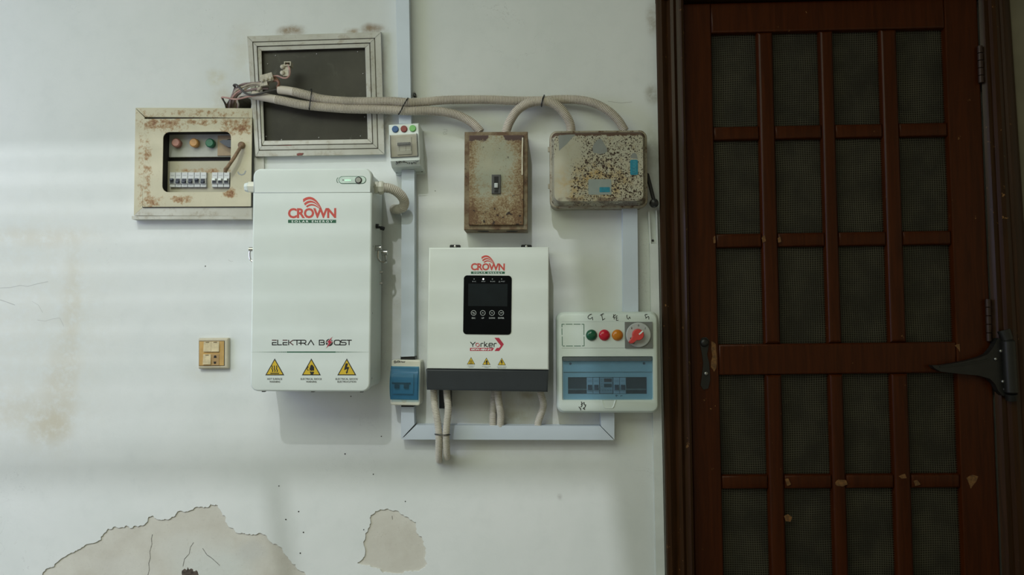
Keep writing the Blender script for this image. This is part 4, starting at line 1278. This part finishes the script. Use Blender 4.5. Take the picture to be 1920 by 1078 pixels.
M['pit'] = pitted()
t = NT('rusty_cream_rim', .5)
c = t.mix(t.rng(t.noise(16, 4, .6), .35, .65), (.36, .34, .27), (.26, .22, .15))
c = t.mix(t.rng(t.noise(60, 5, .7), .54, .66), c, (.12, .065, .03))
c = t.mix(t.rng(t.noise(120, 4, .7), .62, .70), c, (.04, .022, .013))
t.bump(t.noise(120, 4), .3, .001)
M['rim2'] = t.col(c).done()
MB().slab(x0, x1, z0, z1, 0, .050, .020, .003, 6).build('case', M['rim2'], rs)
MB().slab(x0 - .003, x1 + .003, z0 - .003, z1 + .003, .046, .062, .022, .005, 6).build('cover_lip', M['rim2'], rs)
b = MB(); rings = []
for d, k in ((.060, 0), (.070, .35), (.084, .75), (HD - .004, .93), (HD - .001, .985), (HD, 1.03)):
    lerp = lambda a, bb_: a + (bb_ - a) * k
    rings.append([(x, -d, z) for x, z in rr(lerp(x0 + .002, fx0), lerp(x1 - .002, fx1), lerp(z0 + .002, fz0), lerp(z1 - .002, fz1), .018, 6)])
b.loft(rings); b.build('cover', M['pit'], rs)
M['greypatch'] = plain('grey_bare_patch', (.21, .225, .21), .5, var=.06, scale=20)
M['stickblue'] = plain('blue_sticker', (.012, .20, .29), .5, var=.15, scale=80)
DH = HD + .0003
for pts in ([(1047, 254), (1079, 252), (1066, 266), (1058, 274), (1048, 283)], [(1111, 277), (1114, 269), (1120, 262), (1127, 260), (1132, 267), (1137, 276), (1138, 285), (1125, 289), (1113, 287)]):
    MB().prism(pxs(rs, jag(pts, 1.0, 1), HD), HD - .001, DH).build('label_scar', M['greypatch'], rs, smooth=False)
k0, k1, k2, k3 = R(rs, 1103, 336, 1146.5, 365, HD)
pl = MB().slab(k0, k1, k2, k3, HD - .001, HD + .0008, .003, .0003).build('maker_plate', plain('plate_grey_green', (.26, .30, .28), .5, var=.04), rs)
k0, k1, k2, k3 = R(rs, 1124, 351, 1143.5, 360.5, HD); MB().slab(k0, k1, k2, k3, HD, HD + .0012, .002).build('blue_mark', M['stickblue'], pl)
k0, k1, k2, k3 = R(rs, 1181.5, 299.5, 1196, 328, HD); sk = MB().slab(k0, k1, k2, k3, HD - .001, HD + .0009, .0045).build('blue_sticker', M['stickblue'], rs)
b = MB()
for yy in (304.5, 310.5, 316.5, 322):
    b.stroke(pxs(rs, [(1186.5, yy - 2), (1191.5, yy - 1.6), (1191.5, yy + 1.4), (1186.5, yy + 1.8)], HD), .0007, HD, HD + .0014)
b.build('sticker_mark', plain('faded_print', (.10, .33, .40), .5), sk, smooth=False)
MB().prism(pxs(rs, [(1182, 296), (1185, 288), (1190, 286), (1194, 290), (1196, 298)], HD), HD - .001, HD + .0004).build('label_scar', M['greypatch'], rs, smooth=False)
for yy in (281, 350):
    p = L(rs, 1031.5, yy, .05); MB().tube([(x0 - .004, -.054, p.z - .007), (x0 - .004, -.054, p.z + .007)], [.004, .004], 10).build('hinge', M['rim2'], rs)
p0, p1 = L(rs, 1214, 328, .035), L(rs, 1226.5, 378, .035)
lv = MB().tube([(x1 - .004, p0.y, p0.z + .004), (x1 + .004, p0.y, p0.z), tuple(p0.lerp(p1, .35)), tuple(p1)], [.008, .008, .0055, .0055], 10).build('switch_lever', M['black'], rs)
p1 = L(rs, 1226.5, 380.5, .035)
MB().tube([p1 + Vector((0, .016, 0)), p1 + Vector((0, .012, 0)), p1 + Vector((0, 0, 0)), p1 + Vector((0, -.010, 0)), p1 + Vector((0, -.014, 0))], [.008, .0125, .0135, .011, .004], 18).build('lever_knob', M['black'], lv)

# ================================================================== DISTRIBUTION BOARD
db_ = thing('distribution_board', 'white distribution board with pilot lamps, red rotary knob and blue window', 'distribution board', 1140, 776, tilt((1045, 775), (1235, 775), .07))
KD = .070
x0, x1, z0, z1 = R(db_, 1043.5, 584.5, 1236, 775, KD)
wx0, wx1, wz0, wz1 = R(db_, 1054, 668, 1224.5, 750, KD)
# case with window opening
b = MB()
rings = []
for d, ins in ((.0, .004), (.010, 0), (KD - .014, 0), (KD - .007, .0022), (KD - .002, .0065), (KD, .012)):
    rings.append([(x, -d, z) for x, z in rr(x0 + ins, x1 - ins, z0 + ins, z1 - ins, max(.006, .021 - ins * .5), 6)])
b.loft(rings, True, False)
ol = rr(x0 + .012, x1 - .012, z0 + .012, z1 - .012, .015, 6)
hl2 = rr(wx0, wx1, wz0, wz1, .003, 3)
tri = tessellate_polygon([[Vector((a, z, 0)) for a, z in ol], [Vector((a, z, 0)) for a, z in hl2]])
allp = ol + hl2; k0 = len(b.v); b.v += [(a, -KD, z) for a, z in allp]
b.f += [(k0 + i, k0 + j, k0 + k) for i, j, k in tri]
k1 = len(b.v); nh = len(hl2); b.v += [(a, -KD + .022, z) for a, z in hl2]
for i in range(nh):
    j = (i + 1) % nh; b.f.append((k0 + len(ol) + i, k0 + len(ol) + j, k1 + j, k1 + i))
cs = b.build('case', M['boardwhite'], db_, ang=.45)
bm = bmesh.new(); bm.from_mesh(cs.data); bmesh.ops.remove_doubles(bm, verts=bm.verts, dist=1e-5); bmesh.ops.recalc_face_normals(bm, faces=bm.faces); bm.to_mesh(cs.data); bm.free()
# inner shell with slot and modules
IDp = KD - .014
sx0, sx1, sz0, sz1 = R(db_, 1065, 707, 1213, 738.6, IDp)
shell = MB().plate(rr(wx0, wx1, wz0, wz1), [rr(sx0, sx1, sz0, sz1)], IDp - .006, IDp).build('inner_shell', M['boardwhite'], db_, smooth=False)
MB().box(sx0 - .003, sx1 + .003, -IDp + .020, -IDp + .024, sz0 - .003, sz1 + .003).build('slot_back', M['dark'], shell, smooth=False)
u0, u1, u2, u3 = R(db_, 1056, 671, 1222.5, 697, IDp)
MB().slab(u0, u1, u2, u3, IDp - .001, IDp + .004, 0, .001).build('upper_step', M['boardwhite'], shell)
for x, y in ((1069.3, 681.5), (1207, 681)):
    p = L(db_, x, y, IDp); MB().disc(p.x, p.z, .0036, IDp, IDp + .0048, n=12).build('screw', M['lever'], shell)
MB().box(sx0, sx1, -IDp + .012, -IDp + .018, sz0 + .010, sz0 + .014).build('din_rail', M['steel'], shell, smooth=False)
bd = IDp + .002
for xa_, xb_, dn in ((1100, 1112, 'down'), (1112, 1124, 'down'), (1150, 1162, 'down'), (1162, 1174, 'down')):
    breaker(db_, xa_, 708, xb_, 738, bd, dn)
a0, a1, a2, a3 = R(db_, 1125, 708, 1149, 737.5, bd)
mt = MB().slab(a0, a1, a2, a3, bd - .012, bd, 0, .0008).build('voltage_meter', plain('meter_grey', (.40, .42, .42), .5), db_)
for ya_, yb_, cc, nm in ((709.5, 716, (.06, .02, .02), 'upper'), (719.5, 726, (.03, .05, .05), 'lower')):
    a0, a1, a2, a3 = R(db_, 1132.5, ya_, 1147, yb_, bd); MB().box(a0, a1, -bd - .0006, -bd, a2, a3).build('meter_display', plain('meter_%s_display' % nm, cc, .2), mt, smooth=False)
for xk in (1130, 1135, 1140, 1145):
    p = L(db_, xk, 731.3, bd); MB().disc(p.x, p.z, .0024, bd - .0004, bd + .0012, n=10).build('meter_key', M['greyprint'], mt)
for yk in (711, 715, 719.5, 724):
    p = L(db_, 1128.5, yk, bd); MB().disc(p.x, p.z, .0010, bd - .0004, bd + .0006, n=8).build('meter_dot', M['ink'], mt)
# hinged blue window
cvx0, cvx1, cvz0, cvz1 = R(db_, 1055.5, 669.5, 1223, 748.5, KD)
bw = MB().slab(cvx0, cvx1, cvz0, cvz1, KD - .0045, KD - .002, .004, .0008, 3).build('blue_window', M['blueboard'], db_)
MB().slab(cvx0, cvx1, cvz1 - .012, cvz1, KD - .003, KD + .0012, .004, .002, 3).build('window_lip', glassy('clear_lip', (.62, .66, .66), .25, .12), bw)
# thumb notch
nt_ = MB(); rings = []
for d, k in ((KD + .0002, 0), (KD + .0016, .06), (KD + .0016, .16), (KD + .0005, .25)):
    pts = [(1127 + 14 * k, 750), (1131 + 10 * k, 763 - 8 * k), (1135 + 8 * k, 766 - 9 * k), (1149 - 8 * k, 766 - 9 * k), (1152 - 10 * k, 763 - 8 * k), (1156 - 14 * k, 750)]
    rings.append([L(db_, x, y, d) for x, y in pts])
nt_.loft(rings); nt_.build('thumb_notch', M['boardwhite'], db_)
# upper panel
a0, a1, a2, a3 = R(db_, 1053, 603.2, 1222.5, 652.5, KD)
up = MB().slab(a0, a1, a2, a3, KD - .001, KD + .0010, 0, .0003, steps=1).build('label_panel', M['boardwhite'], db_)
strokes(db_, [[(1053, 603), (1171, 603)], [(1053, 652.6), (1171, 652.6)]], .35, KD, M['greyprint'], 'panel_gap', parent=up)
b = MB(); e = KD + .001
S7 = lambda pts: pxs(db_, pts, e, (1030, 560), 4.49)
for ln in [[(106, 240), (106, 215), (128, 215)], [(138, 215), (195, 215)], [(205, 215), (262, 215)], [(272, 215), (291, 215), (291, 305)], [(292, 318), (293, 397), (275, 397)], [(265, 398), (208, 398)], [(198, 398), (140, 398)], [(130, 398), (112, 398)], [(106, 250), (107, 305)], [(108, 318), (109, 395)]]:
    b.stroke(S7(ln), 1.1 * PX, e - .0004, e + .0003)
b.build('cut_out_mark', M['green'], up, smooth=False)
for x, mk, nm in ((1109.4, 'lampgreen', 'green'), (1133.5, 'lampred', 'red'), (1158.0, 'lampamber', 'amber')):
    p = L(db_, x, 628.3, KD + .008)
    lp = MB().disc(p.x, p.z, .0158, KD, KD + .0045, bev=.001, n=28).build('pilot_lamp', M[mk], db_, label='%s pilot lamp' % nm)
    MB().disc(p.x, p.z, .0145, KD + .003, KD + .012, dome=.008, n=28).build('lens', M[mk], lp)
a0, a1, a2, a3 = R(db_, 1171.3, 603.3, 1223.2, 652.7, KD)
rp = MB().slab(a0, a1, a2, a3, KD, KD + .0045, .001, .0008).build('switch_plate', M['greyplate'], db_)
kd = KD + .0045
p = L(db_, 1197, 627.8, kd)
MB().disc(p.x, p.z, .0352, kd - .001, kd + .004, bev=.0015, n=40).build('dial', M['dial'], rp)
kd += .004
kn = MB(); kp = []
cxk, cyk, r_ = 1197.3, 627.6, 10.8
a_t = math.atan2(642.5 - cyk, 1182 - cxk)
for i in range(25):
    a = a_t + math.radians(28) + (2 * math.pi - math.radians(56)) * i / 24
    kp.append((cxk + r_ * math.cos(a), cyk + r_ * math.sin(a)))
kp += [(1187, 644), (1183, 644.5), (1180, 641), (1182, 638.5)]
kl = pxs(db_, kp, kd + .016); kc = (sum(a for a, _ in kl) / len(kl), sum(z for _, z in kl) / len(kl))
rings = []
for d, s in ((kd - .001, 1.03), (kd + .010, 1.0), (kd + .015, .96), (kd + .017, .88)):
    rings.append([(kc[0] + (a - kc[0]) * s, -d, kc[1] + (z - kc[1]) * s) for a, z in kl])
kn.loft(rings); kob = kn.build('rotary_knob', M['knobred'], db_, ang=.5)
strokes(db_, [[(1198.3, 627), (1205.3, 620.5)]], 2.4, kd + .0175, M['print'], 'pointer', parent=kob)
for bd_, x, y, w_, h_ in (('1', 1184.4, 615.3, 1.2, 3.4), ('0', 1197.2, 610, 2.6, 3.4), ('2', 1209.8, 615.3, 2.0, 3.4)):
    text(db_, bd_, M['ink'], (x - w_ / 2, y - h_ / 2, x + w_ / 2, y + h_ / 2), kd + .0002, 'dial_numeral', parent=rp)
strokes(db_, [[(1182.4, 632.8), (1182.4, 635.4)], [(1181.2, 634.1), (1183.6, 634.1)], [(1186, 642.5), (1188.5, 644), (1190.5, 642)]], .9, kd + .0003, M['ink'], 'dial_mark', parent=rp)
for ltr in ([[(525, 92), (480, 110), (450, 155), (465, 188), (500, 190), (540, 160), (545, 185), (548, 215)]], [[(697, 120), (765, 80)], [(725, 110), (750, 215)], [(738, 217), (795, 182)]],
            [[(962, 100), (978, 200)], [(1005, 100), (955, 155), (1000, 165)], [(1015, 135), (1022, 220), (1062, 216)], [(1012, 138), (1045, 130)], [(1018, 175), (1050, 172)]],
            [[(1240, 110), (1228, 130), (1240, 185), (1262, 196), (1285, 150), (1290, 175), (1306, 185)]], [[(1640, 98), (1598, 105), (1595, 125), (1618, 168), (1600, 178)], [(1618, 168), (1662, 140), (1672, 160), (1670, 202)]]):
    strokes(db_, ltr, 1.15, KD, M['ink'], 'handwriting', o=(1060, 580), s=10.67)
strokes(db_, [[(300, 400), (340, 470), (380, 540), (330, 520), (310, 570), (360, 630), (320, 670), (275, 715)], [(165, 690), (210, 765), (265, 790), (265, 890)], [(410, 475), (470, 460), (465, 540), (520, 590), (595, 600)], [(520, 600), (545, 680), (500, 730), (420, 790), (490, 840), (510, 800)]], 1.5, KD, M['ink'], 'handwriting', o=(1080, 740), s=30.8)
strokes(db_, [[(1154, 742), (1156, 740.5), (1155.5, 744)], [(1157, 742), (1159, 741.5)], [(1163, 742.5), (1167, 741.5)]], .9, KD - .0018, M['ink'], 'handwriting', parent=bw)

# ================================================================== WALL SOCKET PLATE
so = thing('wall_switch', 'yellowed switch and socket plate low on the left wall', 'switch', 400, 691, tilt((373, 635), (425, 634.5)))
QD = .014
S4 = lambda x, y: (365 + x / 14.37, 625 + y / 14.37)
def r4(a, b2, c2, d2, d): return R(so, *S4(a, b2), *S4(c2, d2), d)
M['oldivory'] = rusty_cream('aged_ivory', (.55, .51, .40), (.47, .42, .30), [], .5, 60)
M['ochre'] = plain('yellowed_plastic', (.50, .31, .10), .45, var=.12, scale=40)
x0, x1, z0, z1 = r4(90, 125, 905, 955, QD)
MB().slab(x0, x1, z0, z1, 0, QD, .003, .005, 4).build('frame', M['oldivory'], so)
x0, x1, z0, z1 = r4(128, 212, 795, 868, QD)
MB().slab(x0, x1, z0, z1, QD - .002, QD + .0015, 0, .0008).build('insert_plate', M['ochre'], so)
b = MB(); x0, x1, z0, z1 = r4(120, 200, 806, 876, QD); MB().box(x0, x1, -QD - .0005, -QD + .001, z0, z1).build('insert_gap', M['dark'], so, smooth=False)
M['rocker'] = plain('rocker_ivory', (.55, .46, .28), .4, var=.15, scale=60)
for a, b2, c2, d2 in ((255, 218, 455, 490), (460, 218, 672, 490), (240, 560, 448, 835)):
    x0, x1, z0, z1 = r4(a, b2, c2, d2, QD)
    rk = MB().loft([[(x0, -QD, z1), (x0, -QD - .0025, z1), (x0, -QD - .006, z0), (x0, -QD, z0)], [(x1, -QD, z1), (x1, -QD - .0025, z1), (x1, -QD - .006, z0), (x1, -QD, z0)]]).build('rocker', M['rocker'], so, smooth=False)
    y0 = b2 + 12
    x0, x1, z0, z1 = r4((a + c2) / 2 - 45, y0, (a + c2) / 2 + 45, y0 + 20, QD); MB().box(x0, x1, -QD - .0034, -QD - .001, z0, z1).build('rocker_mark', plain('mark_brown', (.12, .08, .03), .6) if 'mark_brown' not in bpy.data.materials else bpy.data.materials['mark_brown'], rk, smooth=False)
x0, x1, z0, z1 = r4(465, 560, 668, 862, QD)
sk = MB().slab(x0, x1, z0, z1, QD, QD + .0028, 0, .0008).build('socket', plain('socket_tan', (.38, .24, .10), .5, var=.1), so)
P4 = lambda pts: [(lambda p: (p.x, p.z))(L(so, *S4(x, y), QD)) for x, y in pts]
for pts in ([(525, 660), (530, 620), (545, 592), (580, 592), (598, 620), (600, 660)], [(520, 760), (595, 758), (580, 815), (550, 825), (530, 808)]):
    MB().prism(P4(pts), QD + .001, QD + .0031).build('socket_hole', M['dark'], sk, smooth=False)

# ================================================================== CORRUGATED CONDUITS
M['conduit'] = plain('conduit_grey', (.56, .51, .44), .55, var=.10, scale=14)
M['conduit2'] = plain('conduit_pale', (.58, .55, .485), .55, var=.06, scale=14)


def conduit(label, pts, r, mat='conduit', pitch=.0044, smooth_from=None, name='corrugated_conduit', group=None):
    """pts: (px, py, d) along the centre line"""
    t0 = pts[-1]
    cen = spline([un(*p) for p in pts], pitch / 4)
    rad = []
    for i in range(len(cen)):
        k = i % 4
        rad.append(r * (1.0 if k < 3 else .82))
    if smooth_from:
        for i in range(len(cen)):
            if i * pitch / 4 < smooth_from: rad[i] = r * .95
    b = MB(); b.tube(cen, rad, 14)
    return b.build(name, M[mat], None, label=label, cat='conduit', group=group or 'corrugated grey conduits', smooth=True, ang=.9)


cA = conduit('upper long corrugated conduit from the loose wires to the speckled switch box', [(522, 168, .050), (545, 171, .050), (575, 178, .050), (605, 186, .048), (650, 190, .046), (700, 190.5, .046), (735, 190, .048), (760, 192, .052), (790, 191.5, .042), (830, 188, .036), (870, 187, .034), (920, 187, .032), (970, 189, .030), (1015, 188.5, .026), (1050, 186.5, .030), (1085, 187.5, .036), (1112, 193, .040), (1138, 206, .042), (1158, 224, .042), (1170, 243, .042), (1172, 246, .042)], .0131, smooth_from=.045)
cB = conduit('lower long corrugated conduit from the loose wires to the upright rusty enclosure', [(474, 178, .045), (500, 183, .045), (530, 189, .045), (565, 196, .046), (600, 200, .046), (650, 204, .046), (700, 205, .046), (735, 206, .048), (765, 208, .050), (800, 207.5, .042), (830, 209.5, .042), (858, 216, .042), (880, 227, .042), (894, 239, .042), (901, 248, .042)], .0131, smooth_from=.07)
cC = conduit('arched corrugated conduit joining the two rusty boxes', [(948, 252, .042), (951, 240, .044), (957, 226, .047), (970, 207, .050), (990, 194, .054), (1014, 189.5, .056), (1034, 193, .054), (1050, 203, .050), (1062, 218, .047), (1069, 233, .044), (1071, 250, .042)], .0135, smooth_from=None)
cD = conduit('short corrugated conduit curling from the battery gland into the wall', [(720.5, 352, .115), (730, 353, .114), (742, 358, .108), (752.5, 367, .096), (758, 378, .078), (756, 388, .066), (748, 392, .055), (740.5, 392, .030), (739, 392, .0005)], .0142, 'conduit2')
cE = conduit('hanging corrugated conduit of the left pair, left one, under the inverter', [(813, 730, .062), (814, 745, .062), (815, 760, .064), (818, 776, .066), (821, 794, .066), (823, 815, .066), (823, 835, .062), (823, 850, .052), (823, 859, .038), (823, 862, .018), (823, 862, .001)], .0104, 'conduit2', group='conduits hanging under the inverter')
cF = conduit('hanging corrugated conduit of the left pair, right one, under the inverter', [(837.5, 730, .070), (838.5, 745, .070), (840.2, 760, .071), (840, 775, .071), (838, 794, .070), (836.5, 815, .068), (837, 835, .062), (837.5, 848, .052), (838, 855, .038), (838, 857, .018), (838, 857, .001)], .0104, 'conduit2', group='conduits hanging under the inverter')
cG = conduit('rear corrugated conduit of the middle pair under the inverter', [(927, 728, .030), (926.5, 745, .030), (925.5, 760, .030), (924, 780, .026), (924, 796, .024), (924, 799, .024)], .0104, 'conduit2', group='conduits hanging under the inverter')
cH = conduit('front corrugated conduit of the middle pair under the inverter', [(933, 728, .056), (934, 745, .055), (936.5, 760, .050), (939, 777, .036), (938.5, 790, .030), (938, 799, .026)], .0108, 'conduit2', group='conduits hanging under the inverter')
cI = conduit('single bent corrugated conduit under the right end of the inverter', [(1013, 730, .050), (1014.5, 740, .050), (1018, 752, .046), (1018.5, 763, .040), (1014, 777, .032), (1009.5, 790, .026), (1008, 799, .024)], .0104, 'conduit2', group='conduits hanging under the inverter')


def tie(label, loop, r=.0017):
    pts = [un(*p) for p in loop]
    b = MB(); b.tube(spline(pts, .004), r, 8)
    return b.build('cable_tie', M['tie'], None, label=label, cat='cable tie', group='black cable ties')


tie('black cable tie round both long conduits in front of the dark window', [(583, 168, .042), (584, 167.5, .058), (584, 172, .068), (583, 182, .070), (581, 196, .066), (580, 204, .058), (580, 206, .042)])
tie('slanting black cable tie round both long conduits above the three-button box', [(764, 184, .042), (765, 184, .060), (762, 188, .069), (757, 197, .071), (752, 207, .068), (748, 214, .060), (747, 215, .042)])
tie('black cable tie where the arched conduit meets the upper conduit', [(1020, 178.5, .040), (1020.5, 179, .062), (1018, 184, .071), (1016.5, 190, .073), (1015.5, 196, .069), (1015.5, 199, .060), (1015.5, 200, .044)], .002)
tie('black cable tie round the hanging pair in front of the horizontal trunking', [(816, 814, .056), (815.5, 814, .070), (819, 814.5, .077), (830, 815.5, .080), (839, 815.3, .080), (843.5, 815, .074), (844, 815, .060)], .0016)
# black connector behind the hanging pair
jb = thing('junction_block', 'small black connector block behind the hanging conduit pair', 'connector', 834, 766)
x0, x1, z0, z1 = R(jb, 823, 728, 845, 766, .035)
MB().slab(x0, x1, z0, z1, 0, .035, .002, .002).build('block', plain('blue_black_plastic', (.010, .013, .022), .4), jb)
MB().slab(x0 + .003, x1 - .003, z0 + .006, z0 + .010, .034, .037).build('rib', bpy.data.materials['blue_black_plastic'], jb)
# black clip on the wall beside the upper trunking
cl = thing('wall_clip', 'small black clip beside the upper trunking above the conduits', 'clip', 777, 180)
p = L(cl, 777, 178, .01); MB().slab(p.x - .004, p.x + .0045, p.z - .005, p.z + .005, 0, .010, .002, .002).build('body', M['black'], cl)
MB().disc(p.x, p.z + .007, .003, .0, .012, dome=.002, n=10).build('nail_head', M['steel'], cl)

# ================================================================== LOOSE WIRES AND CONNECTORS
wb = thing('wire_bundle', 'tangle of loose wires and white connector blocks spilling from a wall hole', 'wires', 445, 203)
cols_w = {'dark': (.055, .050, .050), 'pink': (.42, .25, .22), 'mauve': (.22, .16, .15), 'tan': (.40, .35, .27), 'brown': (.20, .095, .06), 'white': (.52, .48, .42)}
MW = {k: plain('%s_wire' % k, v, .5, var=.15, scale=60) for k, v in cols_w.items()}


def wire(pts, col, r=.0034, parent=wb):
    MB().tube(spline([L(wb, *p) for p in pts], .005), r, 8).build('wire', MW[col], parent, label='%s wire' % col)


wire([(430, 205, -.02), (433, 192, .004), (437, 176, .018), (441, 164, .026), (438, 160, .034), (443, 159, .040), (450, 165, .046), (458, 173, .052), (468, 177.5, .058), (480, 177, .062), (497, 173, .062), (515, 169, .052), (524, 168, .050)], 'dark', .0032)
wire([(428, 204, -.02), (424, 196, .004), (418, 187, .014), (416, 182.5, .022), (424, 183, .030), (438, 186, .036), (450, 185, .044), (464, 181.5, .052), (476, 179, .058), (486, 176, .058)], 'pink', .0026)
wire([(424, 204, -.02), (423, 197, .006), (419, 188, .016), (416.5, 183, .022)], 'dark', .0026)
wire([(432, 205, -.02), (434, 190, .010), (439, 174, .022), (446, 163, .030), (456, 158, .038), (468, 156.5, .046), (480, 156, .050), (490, 154, .054)], 'mauve', .0036)
wire([(436, 205, -.02), (441, 186, .012), (440, 176, .024), (444, 169, .032), (456, 163, .040), (468, 158, .046), (480, 157, .052), (491, 157, .056)], 'tan', .0034)
wire([(440, 205, -.02), (444, 188, .012), (449, 176, .024), (458, 168, .034), (470, 161, .042), (482, 159, .050), (492, 160, .056)], 'tan', .0032)
wire([(434, 205, -.02), (437, 192, .012), (442, 180, .024), (452, 172, .034), (464, 170, .042), (478, 167, .050), (490, 166, .054), (505, 166, .052)], 'mauve', .0036)
wire([(444, 205, -.02), (446, 194, .006), (441, 188, .014), (436, 183, .024), (444, 174, .032), (454, 168, .038)], 'pink', .0030)
wire([(446, 205, -.02), (447, 196, .008), (445, 188, .016), (450, 180, .028), (460, 178, .036), (474, 177, .044)], 'white', .0030)
wire([(430, 206, -.02), (431, 196, .010), (434, 184, .020), (441, 170, .026), (450, 166, .032)], 'mauve', .0038)
wire([(511, 143, .058), (521, 142.5, .062), (530, 146, .064), (538, 146, .066), (543, 140, .068), (543.5, 131, .069), (541, 124, .068), (538.5, 120, .064)], 'pink', .0026)
wire([(512, 150, .058), (521, 152, .060), (523, 158, .060), (520, 164, .056), (524, 169, .050)], 'brown', .0040)
wire([(512, 143, .054), (519, 148, .056), (523, 154, .056), (522, 163, .052), (525, 168, .048)], 'brown', .0034)
wire([(488, 160, .052), (491, 156, .054), (493, 153, .056)], 'tan', .0055)
wire([(484, 168, .052), (488, 166, .056), (491, 160, .058), (494, 154, .058)], 'tan', .0048)


MB().cyl(L(wb, 521.2, 168, .050), L(wb, 523, 168.3, .050), .0108, n=16).build('conduit_mouth', plain('mouth_brown', (.05, .022, .014), .7), wb)
M['oldwhite'] = plain('yellowed_white_plastic', (.47, .43, .35), .5, var=.15, scale=90)


def connector(c, ang, n, wpx, hpx, d, sgns):
    """white strip connector: n moulded cells with screw turrets and an open end"""
    u = Vector((math.cos(ang), 0, math.sin(ang))); v = Vector((-math.sin(ang), 0, math.cos(ang))); o = L(wb, *c, d)
    b = MB(); cw = wpx * PX / n
    for i in range(n):
        a = (i - n / 2) * cw + .0002; e = (i - n / 2 + 1) * cw - .0002
        h = hpx * PX / 2
        for (za, zb2, ya, yb2) in ((-h, h * .55, -.008, .008),):
            quad = [u * a + v * za, u * e + v * za, u * e + v * zb2, u * a + v * zb2]
            b.loft([[o + p_ + Vector((0, yb2, 0)) for p_ in quad], [o + p_ + Vector((0, ya, 0)) for p_ in quad]])
    body = b.build('connector_block', M['oldwhite'], wb, smooth=False)
    for i in range(n):
        m_ = u * ((i - n / 2 + .5) * cw)
        for sgn in sgns:
            pz = o + m_ + v * (hpx * PX / 2 * sgn)
            MB().tube([pz + Vector((0, -.006, 0)), pz + Vector((0, -.0115, 0)), pz + Vector((0, -.0135, 0)), pz + Vector((0, -.0142, 0))], [cw * .40, cw * .38, cw * .26, cw * .08], 12).build('screw_turret', M['oldwhite'], body)
    return body


connector((501, 145), math.radians(14), 3, 23, 19, .060, (-.62,))
connector((496, 158), math.radians(8), 2, 14, 8, .060, ())
cn = connector((536, 133), math.radians(88), 2, 22, 14, .058, (.62,))
p = L(wb, 540.5, 121, .062)
MB().plate(rr(p.x - .010, p.x + .010, p.z - .0065, p.z + .0065), [rr(p.x - .0075, p.x + .0075, p.z - .004, p.z + .004)], .048, .070).build('connector_sleeve', M['oldwhite'], cn, smooth=False)
